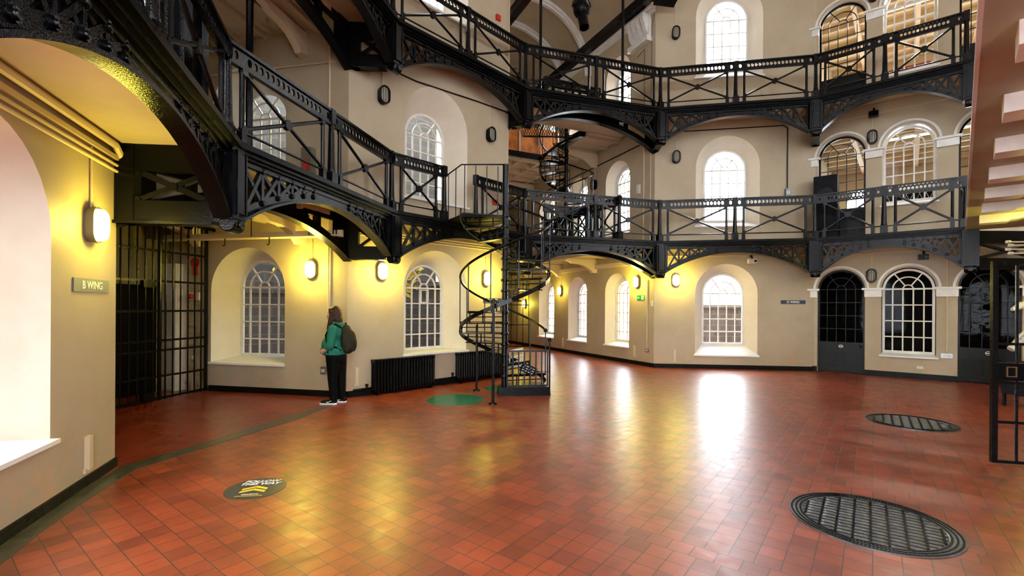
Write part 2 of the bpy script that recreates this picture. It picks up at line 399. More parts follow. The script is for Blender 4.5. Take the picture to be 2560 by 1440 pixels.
def do_wall(name, fr, t0, t1, z0, z1, outs, inns, depth, rows=4, mats=None, thick=True, **kw):
    m = M(); wall_face(m, fr, t0, t1, z0, z1, outs)
    struct(m, name, WALL)
    m2 = M()
    for o, i in zip(outs, inns): reveal(m2, fr, o, i, 0, -depth)
    struct(m2, 'trim_reveal_'+name, REVEAL)
    for k, (o, i) in enumerate(zip(outs, inns)): window(fr, o, i, depth, rows, **{a: (b[k] if isinstance(b, list) else b) for a, b in kw.items()})

# left wall (window 1 near the camera)
outs = ops_stack(-1.88, 0.79, 0.56, 2.96, 3); inns = [(-1.88, 0.52, o[2]+0.10, o[3]+0.0, 0.52) for o in outs]
do_wall('wall_left', fL, -4.12, 0.0, 0, TOP, outs, inns, 0.5)
# B wing wall
outs = [(-2.07, 0.80, 0.55, 1.92, 0.80), (-2.07, 0.80, 3.95, 5.37, 0.80)]; inns = [(-2.07, 0.53, 0.64, 1.99, 0.53), (-2.07, 0.53, 4.10, 5.30, 0.53)]
do_wall('wall_left_wing', fB, -6.5, 0.0, 0, TOP, outs, inns, 0.45, 4, moulded=False)
# B–C wall
outs = [(1.95, 0.79, 0.69, 2.0, 0.79), (1.95, 0.79, 3.80, 5.37, 0.79), (1.95, 0.79, 7.75, 8.95, 0.79)]
inns = [(1.93, 0.50, 0.72, 2.02, 0.50), (1.93, 0.50, 3.92, 5.24, 0.50), (1.93, 0.50, 7.9, 8.9, 0.50)]
do_wall('wall_back_left', fBC, 0, LBC, 0, TOP, outs, inns, 0.45, 4, flap=[(1.93, 1.85), None, None])
# C wing right wall
outs = []; inns = []
for c in (-1.62, -3.78, -5.94):
    for k, (zs, zt) in enumerate(((0.47, 2.67), (3.84, 6.08), (7.2, 9.25))):
        outs.append((c, 0.58, zs, zt-0.58, 0.58)); inns.append((c-0.03, 0.47, zs+0.12, zt-0.6, 0.47))
do_wall('wall_back_wing', fC, -13.0, 0.0, 0, TOP, outs, inns, 0.36, 5, moulded=True, thick=False)
# C–D wall
outs = [(1.88, 0.80, 0.37, 2.02, 0.80), (1.90, 0.82, 3.84, 5.44, 0.82), (1.92, 0.86, 7.85, 9.5, 0.86)]
inns = [(1.90, 0.55, 0.63, 2.03, 0.55), (1.93, 0.56, 4.00, 5.42, 0.56), (1.95, 0.56, 8.14, 9.55, 0.56)]
do_wall('wall_back_right', fCD, 0, LCD, 0, TOP, outs, inns, 0.36, 4)

# C wing left wall, far wall, vault
m = M(); m.quad(fCL(0, 0, 0), fCL(13, 0, 0), fCL(13, 0, TOP), fCL(0, 0, TOP)); struct(m, 'wall_back_wing_left', WALL)
m = M()
a, b = fCL(13, 0, 0), fC(-13, 0, 0)
m.quad(a, b, b+Vector((0, 0, TOP)), a+Vector((0, 0, TOP))); struct(m, 'wall_back_wing_end', WALL)
axC = Vector((-0.43, 0.903, 0)); midC = (Vector((*W[4], 0))+Vector((*W[5], 0)))/2; acC = Vector((0.903, 0.43, 0)); hwC = 2.16
m = M(); K = 24; vs_ = []
for j, d in enumerate((0.0, 13.0)):
    for i in range(K+1):
        a = PI*i/K; vs_.append(midC+axC*d-acC*(hwC*math.cos(a))+Vector((0, 0, 9.3+2.1*math.sin(a))))
m.add(vs_, [(i, i+1, K+2+i, K+1+i) for i in range(K)], True)
struct(m, 'ceiling_back_wing', WALL)
for d in (2.9, 4.4):
    m = M(); K = 28
    for r0, r1, dd0, dd1 in ((hwC, hwC-0.10, 0, 0.24), (hwC, hwC-0.16, 0.06, 0.16)):
        ring = []
        for (r, dd) in ((r0, dd0), (r1, dd0), (r1, dd1), (r0, dd1)):
            ring.append([midC+axC*(d+dd)-acC*(r*math.cos(PI*i/K))+Vector((0, 0, 9.3+(r-0.06)*math.sin(PI*i/K))) for i in range(K+1)])
        vv = [p for rg in ring for p in rg]; fs = []
        for k in range(4):
            for i in range(K): fs.append((k*(K+1)+i, k*(K+1)+i+1, ((k+1) % 4)*(K+1)+i+1, ((k+1) % 4)*(K+1)+i))
        m.add(vv, fs)
    struct(m, 'trim_vault_rib_%d' % (1 if d < 3 else 2), WHITE)

# walling over the two wing openings, up to the ceiling
fOC = Fr(W[4], (W[5][0]-W[4][0], W[5][1]-W[4][1])); LOC = math.hypot(W[5][0]-W[4][0], W[5][1]-W[4][1])
m = M(); wall_face(m, fOC, 0, LOC, 9.3, TOP, [(LOC/2, hwC, 9.3, 9.3, 2.1)], K=24); struct(m, 'wall_back_wing_arch', WALL)
m = M(); m.quad((*W[2], 9.9), (*W[3], 9.9), (*W[3], TOP), (*W[2], TOP)); struct(m, 'wall_left_wing_head', WALL)
# B wing: near wall and end wall behind the gate
m = M(); pB = Vector((*W[2], 0)); dB = Vector((-0.979, 0.205, 0))
m.quad(pB, pB+dB*6.5, pB+dB*6.5+Vector((0, 0, TOP)), pB+Vector((0, 0, TOP))); struct(m, 'wall_left_wing_near', WALL)
m = M(); a = pB+dB*6.0; b = fB(-6.5, 0, 0)
m.quad(a, b, b+Vector((0, 0, TOP)), a+Vector((0, 0, TOP))); struct(m, 'wall_left_wing_end', WALL)

# rest of the circle behind the camera (lets daylight in through tall windows as well)
BK = [(11.09, 9.76), (12.9, 5.2), (11.6, 0.2), (8.0, -3.3), (3.2, -3.9), (-1.0, -2.2), (-2.70, 0.90)]
for i in range(len(BK)-1):
    fr = Fr(BK[i], (BK[i+1][0]-BK[i][0], BK[i+1][1]-BK[i][1])); L = math.hypot(BK[i+1][0]-BK[i][0], BK[i+1][1]-BK[i][1])
    ops = [] if i == 0 else [(L/2, 0.62, 0.5+k*STOREY, 2.0+k*STOREY, 0.62) for k in ((2,) if i in (2, 3, 5) else (1, 2))]
    if i >= 4: ops.append((L/2, 0.95, 0.4, 2.0, 0.95))
    m = M(); wall_face(m, fr, 0, L, 0, TOP, ops)
    struct(m, 'wall_rear_%d' % (i+1), WALL)

# D screen wall with three arches per floor
Dops = []; Dins = []
for k in range(3):
    z = STOREY*k
    Dops += [(0.56, 0.50, 0.0+(z if k else 0.0), 2.13+z, 0.50), (1.88, 0.50, (0.52, 4.15, 7.28)[k], 2.13+z, 0.50), (3.24, 0.50, 0.0+(z if k else 0.0), 2.13+z, 0.50)]
m = M()
wall_face(m, fD, 0, LD, 0, TOP, Dops); wall_face(m, fD, -0.3, LD+0.3, 0, TOP, Dops, -0.30)
struct(m, 'wall_right', WALL)
m = M()
for o in Dops:
    reveal(m, fD, o, o, 0, -0.30)
    ribbon(m, fD, arc(o[0], o[3], 0.565, PI, 0, 18), 0.05, -0.01, 0.03)
for k in range(3):
    z = STOREY*k
    for t0, t1 in ((-0.09, 0.05), (1.06, 1.38), (2.38, 2.74), (3.74, 4.1)):
        fD.box(m, t0-0.06, t1+0.06, 0.0, 0.11, 2.10+z, 2.15+z); fD.box(m, t0-0.01, t1+0.01, 0.0, 0.06, 1.93+z, 2.10+z)
struct(m, 'trim_imposts', WHITE)
# ceilings, lantern
poly = [W[i] for i in range(2, 8)]+BK[1:]
cx, cy_ = 4.9, 4.6
m = M(); K = len(poly); inner = []
for (x, y) in poly:
    d = Vector((x-cx, y-cy_)); d.normalize(); inner.append((cx+d.x*4.6, cy_+d.y*4.6))
m.add([(x, y, TOP) for x, y in poly]+[(x, y, TOP) for x, y in inner], [(i, (i+1) % K, K+(i+1) % K, K+i) for i in range(K)])
m.add([(x, y, TOP) for x, y in inner], [tuple(range(K))])
m.add([(fB(-6.7, -0.1, 9.9)), fB(0.3, -0.1, 9.9), Vector((W[2][0]+0.15, W[2][1]-0.1, 9.9)), pB+dB*6.7+Vector((0, -0.2, 9.9))], [(0, 1, 2, 3)])
struct(m, 'ceiling', REVEAL)

# ------------------------------------------------------------ floors
m = M(); m.quad((-14, -6, 0), (16, -6, 0), (16, 26, 0), (-14, 26, 0)); struct(m, 'floor', TILE)
kin = [(-3.24, 3.05), (-3.37, 3.38), (-3.53, 3.87), (-3.74, 4.70), (-3.50, 5.47), (-3.30, 6.13), (-3.08, 6.75), (-2.97, 7.65), (-2.9, 8.3)]
kout = [(-3.50, 3.05), (-3.61, 3.38), (-3.75, 3.87), (-3.95, 4.78), (-3.66, 5.60), (-3.50, 6.30), (-3.24, 6.90), (-3.12, 7.70), (-2.98, 8.42)]
kin = [(-1.35, -2.0), (-2.48, 1.0)]+kin; kout = [(-1.65, -2.0), (-2.78, 1.0)]+kout
m = M(); n = len(kin)
m.add([(x, y, 0.004) for x, y in kin]+[(x, y, 0.004) for x, y in kout]+[(x, y, -0.002) for x, y in kin]+[(x, y, -0.002) for x, y in kout], [(i, i+1, n+i+1, n+i) for i in range(n-1)]+[(i+1, i, 2*n+i, 2*n+i+1) for i in range(n-1)]+[(n+i, n+i+1, 3*n+i+1, 3*n+i) for i in range(n-1)])
struct(m, 'trim_floor_band', KERB)
m = M(); p = [(x, y, 0.002) for x, y in kout[5:]]
far = [(fB(0, 0, 0.002)), fB(-6.4, 0, 0.002), (pB+dB*6.4+Vector((0, 0, 0.002)))]
m.add(p+[tuple(q) for q in far]+[(W[2][0], W[2][1], 0.002)], [tuple(range(len(p)+4))])
struct(m, 'floor_wing', TILE2)

# skirting
def skirt(name, fr, t0, t1, h=0.11, d=0.025):
    m = M(); fr.box(m, t0, t1, 0, d, 0, h); struct(m, 'baseboard_'+name, BLACKB)
skirt('left', fL, -4.1, 0.0, 0.09); skirt('left_wing', fB, -2.9, 0.0); skirt('back_left', fBC, 0, LBC); skirt('back_wing', fC, -12.5, 0.0); skirt('back_right', fCD, 0, LCD)
m = M()
for t0, t1 in ((-0.05, 0.06), (1.06, 2.76), (3.74, 4.1)): fD.box(m, t0, t1, 0, 0.03, 0, 0.13)
struct(m, 'baseboard_right', BLACKB)

# ------------------------------------------------------------ outside: yard walls, trees
def yard_wall(c, d, L, z0, z1, material, label):
    fr = Fr(c, d); m = M(); m.box((0, 0, (z0+z1)/2), L, 0.5, z1-z0)
    m.box((0, 0, z1+0.06), L+0.1, 0.62, 0.12)
    o = m.build('yard_wall', material); o.location = (c[0], c[1], 0); o.rotation_euler = (0, 0, math.atan2(d[1], d[0])); tag(o, label, 'wall')
yard_wall(tuple(fB(-3.6, -4.2, 0))[:2], fB.d, 8, 0, 2.15, STONE, 'dark stone yard wall behind the window beside the barred gate')
yard_wall(tuple(fBC(1.3, -3.3, 0))[:2], fBC.d, 5.6, 0, 1.9, STONE, 'dark stone yard wall behind the window over the radiators')
yard_wall(tuple(fCD(3.6, -5.0, 0))[:2], fCD.d, 7, 0, 1.62, STONE, 'grey stone yard wall behind the lowest window left of the D WING sign')
yard_wall(tuple(fB(-5.2, -8.5, 0))[:2], fB.d, 8, 0, 7.6, STONEL, 'pale stone building behind the gallery window of B wing')
yard_wall(tuple(fBC(1.4, -4.1, 0))[:2], fBC.d, 6.6, 0, 8.5, STONEL, 'tall pale stone building behind the upper windows left of the spiral stair')
m = M(); m.quad((-30, -12, -0.02), (34, -12, -0.02), (34, 40, -0.02), (-30, 40, -0.02)); struct(m, 'ground', GRAVEL)

def tree(loc, h, r, label):
    e = empty('autumn_tree', (*loc, 0)); tag(e, label, 'tree', 'autumn trees in the yard')
    m = M(); m.tube([(loc[0], loc[1], 0), (loc[0]+0.1, loc[1], h*0.5), (loc[0], loc[1]+0.1, h*0.85)], [0.14, 0.1, 0.05], 8)
    for k in range(5):
        a = k*1.3; m.tube([(loc[0]+0.05, loc[1], h*0.45+k*0.15), (loc[0]+r*0.7*math.cos(a), loc[1]+r*0.7*math.sin(a), h*0.7+k*0.1)], [0.05, 0.015], 6)
    part(m, 'trunk', BARK, e)
    m = M()
    for k in range(1500):
        a = random.random()*2*PI; u = random.random()*2-1; rr = r*random.random()**0.4; q = math.sqrt(1-u*u)
        c = Vector((loc[0]+rr*q*math.cos(a), loc[1]+rr*q*math.sin(a), h*0.75+rr*u*1.1))
        X = Vector((random.random()-.5, random.random()-.5, random.random()-.5)).normalized(); Y = X.orthogonal().normalized(); s_ = 0.07+random.random()*0.05
        m.add([c-X*s_, c-Y*s_*0.5, c+X*s_, c+Y*s_*0.5], [(0, 1, 2, 3)])
    part(m, 'foliage', LEAF, e)
tree(tuple(fB(-4.2, -2.6, 0))[:2], 3.7, 1.25, 'yellow autumn tree outside the window beside the barred gate')
tree(tuple(fBC(1.6, -1.9, 0))[:2], 3.7, 1.15, 'yellow autumn tree outside the window over the radiators')

# ------------------------------------------------------------ gallery decks (soffit cream, edge black)
def slab(pts, z, th=0.07, material=SOFF, name='deck'):
    m = M(); k = len(pts)
    m.add([(x, y, z-th) for x, y in pts]+[(x, y, z) for x, y in pts], [tuple(range(k))[::-1], tuple(range(k, 2*k))]+[(i, (i+1) % k, (i+1) % k+k, i+k) for i in range(k)])
    return m
def off(p, c, d):   # move p away from the hall centre by d
    v_ = Vector((p[0]-c[0], p[1]-c[1])); v_.normalize(); return (p[0]+v_.x*d, p[1]+v_.y*d)
CEN = (4.9, 5.2)
LV = ('lower', 'upper')
for lv in (0, 1):
    z = DECK+STOREY*lv-0.01
    m = M()
    for i in range(1, 7):
        a, b = off(V[i], CEN, 0.06), off(V[i+1], CEN, 0.06); c, d = W[i+1], W[i]
        s_ = slab([a, b, c, d], z, 0.06); m.add(s_.v, s_.f)
    # tongue of deck into C wing up to the cross rail
    s_ = slab([W[4], tuple(fCL(1.35, 0, 0))[:2], tuple(fC(-1.35, 0, 0))[:2], W[5]], z, 0.06); m.add(s_.v, s_.f)
    struct(m, 'floor_gallery_%s' % LV[lv], SOFF)

# ------------------------------------------------------------ cast-iron gallery girders
SIDE = {1: 'nearest, top left', 2: 'across B wing', 3: 'between B and C wings', 4: 'across C wing',
        5: 'left of the D wing', 6: 'before the D wing doors'}
def girder_z(s, L, z):   # lower edge of the arch
    h = L/2-0.12; x = max(-h, min(h, s-L/2)); r = 0.52; R = (h*h+r*r)/(2*r)
    return z-0.82+math.sqrt(R*R-x*x)-(R-r)

def girder(i, lv):
    A, B_ = V[i], V[i+1]; L = math.hypot(B_[0]-A[0], B_[1]-A[1]); fr = Fr(A, (B_[0]-A[0], B_[1]-A[1])); z = DECK+STOREY*lv
    e = empty('arched_girder', fr(L/2, 0, z-0.4)); tag(e, 'black cast-iron arched girder, %s gallery, %s' % (LV[lv], SIDE[i]), 'girder', 'arched gallery girders')
    m = M(); K = 48
    zt = z-0.20                       # underside of the top band
    lat = 0.30*L+0.12                 # length of pierced lattice at each end
    ss = [0.13+(L-0.26)*k/K for k in range(K+1)]
    def band(s0, s1, za0, zb0, za1, zb1, n0=-0.02, n1=0.02):
        v8 = [fr(s0, n0, za0), fr(s1, n0, za1), fr(s1, n0, zb1), fr(s0, n0, zb0), fr(s0, n1, za0), fr(s1, n1, za1), fr(s1, n1, zb1), fr(s0, n1, zb0)]
        m.add(v8, [(0, 1, 2, 3), (7, 6, 5, 4), (0, 4, 5, 1), (3, 2, 6, 7)])
    for s0, s1 in zip(ss, ss[1:]):
        g0, g1 = girder_z(s0, L, z), girder_z(s1, L, z); sm = (s0+s1)/2
        if 0.20 < sm < lat or L-lat < sm < L-0.20:
            band(s0, s1, g0, min(g0+0.11, zt), g1, min(g1+0.11, zt)); band(s0, s1, zt, z-0.05, zt, z-0.05)
        else: band(s0, s1, g0, z-0.05, g1, z-0.05)
    fr.box(m, 0.0, 0.14, -0.03, 0.03, z-0.82, z-0.05); fr.box(m, L-0.14, L, -0.03, 0.03, z-0.82, z-0.05)
    # raised edge mouldings
    ribbon(m, fr, [(s, girder_z(s, L, z)+0.115) for s in ss if (s < lat or s > L-lat) and False] or [(0.14, zt+0.02), (L-0.14, zt+0.02)], 0.025, 0.02, 0.04)
    wb = part(m, 'web', IRON, e)
    m = M(); ribbon(m, fr, [(s, girder_z(s, L, z)) for s in ss], 0.03, -0.08, 0.08); part(m, 'arch_flange', IRON, wb)
    m = M(); fr.box(m, -0.03, L+0.03, -0.06, 0.15, z-0.06, z+0.0); fr.box(m, 0, L, -0.04, 0.10, z-0.10, z-0.06); fr.box(m, 0, L, -0.04, 0.06, z-0.13, z-0.10)
    part(m, 'deck_nosing', IRON2, e)
    for side in (0, 1):
        m = M(); st = [0.21, 0.48, 0.74, 0.98, 1.20, 1.40]; f = L/3.65
        st = [s*f for s in st]
        P = []
        for s in st:
            q = s if side == 0 else L-s; P.append((q, min(girder_z(q, L, z)+0.07, zt-0.015), zt+0.015))
        for a, b in zip(P, P[1:]):
            ribbon(m, fr, [(a[0], a[1]), (b[0], b[2])], 0.042, -0.028, 0.028); ribbon(m, fr, [(a[0], a[2]), (b[0], b[1])], 0.042, -0.034, 0.022)
        for k, a in enumerate(P):
            if k: ribbon(m, fr, [(a[0], a[1]), (a[0], a[2])], 0.04, -0.03, 0.03)
            for zz in (a[1], a[2]):
                m.lathe([(0.0, 0.05), (0.018, 0.048), (0.022, 0.036), (0.034, 0.04), (0.036, 0.0)][::-1], fr(a[0], 0, zz), fr.T, fr.Z, fr.N, 10)
        part(m, 'spandrel_lattice', IRON, e)
    return e

def corner(i, lv):
    x, y = V[i]; z = DECK+STOREY*lv
    nx, ny = CEN[0]-x, CEN[1]-y; l = math.hypot(nx, ny); N = Vector((nx/l, ny/l, 0)); T = Vector((-N.y, N.x, 0))
    e = empty('corner_pier', (x, y, z-0.4))
    nm = {2: 'beside the barred gate', 3: 'left of the spiral stair landing', 4: 'behind the spiral stair', 5: 'at the right C wing corner', 6: 'over the left D wing door', 7: 'by the right D wing door'}
    tag(e, 'black corner pier with rounded pendant, %s gallery, %s' % (LV[lv], nm[i]), 'pier', 'pendant piers of the galleries')
    m = M(); c = Vector((x, y, 0))
    m.box(c+Vector((0, 0, z-0.44))+N*0.02, 0.26, 0.22, 0.76, T, N); m.box(c+Vector((0, 0, z-0.44))+N*0.14, 0.13, 0.03, 0.62, T, N)
    for s_ in (-1, 1): m.box(c+T*0.085*s_+Vector((0, 0, z-0.44))+N*0.145, 0.02, 0.04, 0.66, T, N)
    pr = part(m, 'pier', IRON, e)
    m = M(); m.box(c+Vector((0, 0, z-0.83))+N*0.03, 0.20, 0.2, 0.035, T, N)
    m.lathe([(0.075, -0.10), (0.09, -0.085), (0.09, 0.085), (0.075, 0.10)], c+Vector((0, 0, z-0.86))+N*0.06, N, (0, 0, 1), T, 14)
    m.lathe([(0.02, 0.012), (0.045, 0.01), (0.05, 0.0)][::-1], c+Vector((0, 0, z-0.87))+N*0.155, T, (0, 0, 1), N, 12)
    part(m, 'pendant', IRON, pr)

def radial(i, lv):
    A, B_ = V[i], W[i]; L = math.hypot(B_[0]-A[0], B_[1]-A[1]); fr = Fr(A, (B_[0]-A[0], B_[1]-A[1])); z = DECK+STOREY*lv
    nm = {2: 'at the corner over the barred gate', 3: 'right of the B wing opening', 4: 'left of the C wing opening', 5: 'right of the C wing opening', 6: 'left of the D wing doors', 7: 'above the open barred gate'}
    e = empty('wall_bracket', fr(L/2, 0, z-0.4)); tag(e, 'black X-braced wall bracket, %s gallery, %s' % (LV[lv], nm[i]), 'bracket', 'X-braced gallery brackets')
    m = M(); fr.box(m, 0.1, L-0.02, -0.05, 0.05, z-0.34, z-0.08); fr.box(m, 0.1, L-0.02, -0.05, 0.05, z-0.86, z-0.64)
    fr.box(m, 0.1, L-0.02, -0.09, 0.09, z-0.88, z-0.85); fr.box(m, L-0.2, L-0.02, -0.06, 0.06, z-0.88, z-0.08)
    part(m, 'frame', IRON2, e)
    m = M(); a, b = 0.15, L-0.22
    ribbon(m, fr, [(a, z-0.64), (b, z-0.34)], 0.06, -0.03, 0.03); ribbon(m, fr, [(a, z-0.34), (b, z-0.64)], 0.05, -0.035, 0.025)
    for t, zz in ((a, z-0.64), (b, z-0.34), (a, z-0.34), (b, z-0.64), ((a+b)/2, z-0.49)):
        m.lathe([(0.042, -0.045), (0.042, 0.045)], fr(t, 0, zz), fr.T, fr.Z, fr.N, 12)
    part(m, 'x_brace', IRON, e)

def wing_arch(i, lv, name):
    A, B_ = W[i], W[i+1]; L = math.hypot(B_[0]-A[0], B_[1]-A[1]); fr = Fr(A, (B_[0]-A[0], B_[1]-A[1])); z = DECK+STOREY*lv
    e = empty('wing_arch_girder', fr(L/2, 0, z-0.4)); tag(e, 'plain black arched girder spanning the %s opening under the %s gallery' % (name, LV[lv]), 'girder', 'plain arches over the wing openings')
    m = M(); K = 40; h = L/2
    g = lambda s: z-0.90+math.sqrt(((h*h+0.3025)/1.1)**2-(s-h)**2)-((h*h+0.3025)/1.1-0.55)
    ss = [L*k/K for k in range(K+1)]
    for s0, s1 in zip(ss, ss[1:]):
        sm = (s0+s1)/2; pieces = [(0, 1)]
        slot = (0.35 < sm < L*0.27) or (L*0.73 < sm < L-0.35)
        for n0, n1 in ((-0.03, 0.03),):
            def band(a0, b0, a1, b1):
                if b0-a0 < 0.003 and b1-a1 < 0.003: return
                m.add([fr(s0, n0, a0), fr(s1, n0, a1), fr(s1, n0, b1), fr(s0, n0, b0), fr(s0, n1, a0), fr(s1, n1, a1), fr(s1, n1, b1), fr(s0, n1, b0)],
                      [(0, 1, 2, 3), (7, 6, 5, 4), (0, 4, 5, 1), (3, 2, 6, 7)])
            if slot: band(g(s0), min(g(s0)+0.14, z-0.25), g(s1), min(g(s1)+0.14, z-0.25)); band(z-0.25, z-0.08, z-0.25, z-0.08)
            else: band(g(s0), z-0.08, g(s1), z-0.08)
    ribbon(m, fr, [(s, g(s)) for s in ss], 0.03, -0.08, 0.08)
    for t in (0.28*L-0.25, L-0.28*L+0.25): fr.box(m, t-0.04, t+0.04, -0.05, 0.05, g(t)+0.05, z-0.1)
    part(m, 'web', IRON2, e)

for lv in (0, 1):
    for i in range(1, 7): girder(i, lv)
    for i in range(2, 8): corner(i, lv); radial(i, lv)
    wing_arch(2, lv, 'B wing'); wing_arch(4, lv, 'C wing')

# ------------------------------------------------------------ railings
def rail_panel(e, fr, s0, s1, z, holes=17, ends=(True, True)):
    """one bay of railing between posts at s0 and s1"""
    L = s1-s0; dx = 0.20; zt = z+RAIL
    m = M(); za, zb = zt-0.195, zt-0.035
    # pierced band
    n = holes; cs = []
    cs.append(s0+dx*0.52)
    inner0, inner1 = s0+dx+0.05, s1-dx-0.05; k = n-2
    step = (inner1-inner0)/k
    edges = [s0, s0+dx*0.52-step/2, s0+dx*0.52+step/2]
    cells = [(s0+dx*0.52-step/2, s0+dx*0.52+step/2)]+[(inner0+step*j, inner0+step*(j+1)) for j in range(k)]+[(s1-dx*0.52-step/2, s1-dx*0.52+step/2)]
    prev = s0; zm = (za+zb)/2; r = min(0.034, step*0.36)
    for (a, b) in cells:
        if a > prev+1e-4: fr.box(m, prev, a, -0.012, 0.012, za, zb)
        prev = b; c = (a+b)/2
        sq = []; ci = []
        for q in range(12):
            an = 2*PI*q/12; dxx, dzz = math.cos(an), math.sin(an); ci.append((c+r*dxx, zm+r*1.45*dzz))
            f_ = min((b-a)/2/max(abs(dxx), 1e-6), (zb-za)/2/max(abs(dzz), 1e-6)); sq.append((c+dxx*f_, zm+dzz*f_))
        for nn in (-0.012, 0.012):
            m.add([fr(t, nn, zz) for t, zz in sq]+[fr(t, nn, zz) for t, zz in ci], [(q, (q+1) % 12, 12+(q+1) % 12, 12+q) for q in range(12)])
        m.add([fr(t, -0.012, zz) for t, zz in ci]+[fr(t, 0.012, zz) for t, zz in ci], [(q, (q+1) % 12, 12+(q+1) % 12, 12+q) for q in range(12)])
        for tt in (a, b):
            pass
    if s1 > prev+1e-4: fr.box(m, prev, s1, -0.012, 0.012, za, zb)
    fr.box(m, s0, s1, -0.035, 0.035, zb, zt); fr.box(m, s0, s1, -0.03, 0.03, za-0.03, za+0.005)
    part(m, 'top_rail', IRON, e)
    m = M()
    m.tube([fr(s0, 0, z+0.17), fr(s1, 0, z+0.17)], 0.016, 6); part(m, 'bottom_rail', IRON, e)
    for s in (s0+dx, s1-dx):
        m = M(); m.tube([fr(s, 0, z+0.12), fr(s, 0, za)], 0.028, 8); fr.box(m, s-0.036, s+0.036, -0.036, 0.036, z, z+0.19); part(m, 'baluster', IRON, e)
    m = M(); a, b = s0+dx+0.02, s1-dx-0.02; z0, z1 = z+0.20, za-0.05; zc = (z0+z1)/2; c = (a+b)/2
    for p, q in (((a, z0), (b, z1)), ((a, z1), (b, z0))): m.tube([fr(p[0], 0, p[1]), fr(q[0], 0, q[1])], 0.023, 6)
    for t, zz, rr in ((a, z0, 0.042), (b, z0, 0.042), (a, z1, 0.042), (b, z1, 0.042), (c, zc, 0.065)):
        m.lathe([(rr, -0.028), (rr, 0.028)], fr(t, 0, zz), fr.T, fr.Z, fr.N, 12)
    part(m, 'cross_brace', IRON, e)

def rail_post(e, p, z, T=(1, 0, 0), N=(0, 1, 0)):
    m = M(); c = Vector((p[0], p[1], z))
    m.box(c+Vector((0, 0, 0.09)), 0.14, 0.13, 0.18, T, N); m.lathe([(0.058, 0.18), (0.062, 0.2), (0.052, 0.24), (0.038, 0.88)], c, T, N, (0, 0, 1), 10)
    m.box(c+Vector((0, 0, 0.97)), 0.10, 0.085, 0.21, T, N)
    part(m, 'post', IRON, e)

def railing(A, B_, z, label, bays=2, posts=None, s_range=None, holes=17):
    L = math.hypot(B_[0]-A[0], B_[1]-A[1]); fr = Fr(A, (B_[0]-A[0], B_[1]-A[1]))
    s0, s1 = s_range or (0, L)
    e = empty('gallery_railing', fr((s0+s1)/2, 0, z)); tag(e, label, 'railing', 'pierced-top gallery railings')
    for k in range(bays):
        a = s0+(s1-s0)*k/bays; b = s0+(s1-s0)*(k+1)/bays; rail_panel(e, fr, a, b, z, holes)
        if k: rail_post(e, fr(a, 0, 0), z, fr.T, fr.N)
    for s in (posts if posts is not None else (s1,)): rail_post(e, fr(s, 0, 0), z, fr.T, fr.N)
    return e
for lv in (0, 1):
    z = DECK+STOREY*lv
    for i in range(1, 7):
        A, B_ = V[i], V[i+1]; L = math.hypot(B_[0]-A[0], B_[1]-A[1])
        lab = 'black X-braced railing with pierced top, %s gallery, %s' % (LV[lv], SIDE[i])
        if i == 3 and lv == 0:
            railing(A, B_, z, 'short end bay of black pierced railing left of the spiral stair landing', 1, s_range=(0, 1.20), posts=(1.20,), holes=12)
            railing(A, B_, z, 'short bay of black pierced railing behind the spiral stair, right of the landing', 1, s_range=(2.05, L), posts=(2.05, L), holes=14)
        elif i == 6:
            railing(A, B_, z, lab, 2, s_range=(0, L*0.97), posts=(L*0.97,), holes=14)
        else: railing(A, B_, z, lab)
    # rails round the opening inside C wing
    railing((0.88, 12.72), (2.42, 13.38), z, 'black pierced railing crossing the C wing floor opening on the %s level' % LV[lv], 2, posts=(0, 1.67), holes=9)
    if lv == 0: railing((2.66, 11.75), (1.05, 15.2), z, 'black pierced side railing running down C wing on the lower level', 3, posts=(0, 3.8), holes=9)

# ------------------------------------------------------------ wing walkways, consoles, bridge
def console(m, fr, t, z, depth, w_=0.14, h=0.42):
    out = [(0, z), (depth, z), (depth, z-0.07), (depth*0.86, z-0.09), (depth*0.8, z-0.14), (depth*0.55, z-0.16), (depth*0.36, z-0.22), (depth*0.2, z-0.34), (depth*0.14, z-h), (0, z-h)]
    k = len(out)
    vs_ = [fr(t-w_/2, n, zz) for n, zz in out]+[fr(t+w_/2, n, zz) for n, zz in out]
    m.add(vs_, [tuple(range(k)), tuple(range(k, 2*k))[::-1]]+[(i, i+k, (i+1) % k+k, (i+1) % k) for i in range(k)])
for lv in (0, 1):
    z = DECK+STOREY*lv-0.02
    for fr, t0, t1, wd, nm in ((fB, -6.4, 0, 1.25, 'B wing'), (fC, -12.9, -1.35, 1.25, 'C wing')):
        e = empty('wing_walkway', fr((t0+t1)/2, wd/2, z)); tag(e, 'cream timber walkway along the %s wall at %s gallery level' % (nm, LV[lv]), 'walkway', 'wing walkways')
        m = M(); fr.box(m, t0, t1, 0.0, wd, z-0.08, z); fr.box(m, t0, t1, wd, wd+0.05, z-0.2, z+0.02)
        tt = t0+0.3
        while tt < t1: fr.box(m, tt-0.035, tt+0.035, 0, wd, z-0.16, z-0.08); tt += 0.55
        part(m, 'deck', SOFF, e)
        tt = -0.9 if nm == 'B wing' else -2.7
        while tt > max(t0, -9):
            m = M(); console(m, fr, tt, z-0.16, wd*0.95); part(m, 'console', CREAMW, e); tt -= 2.16

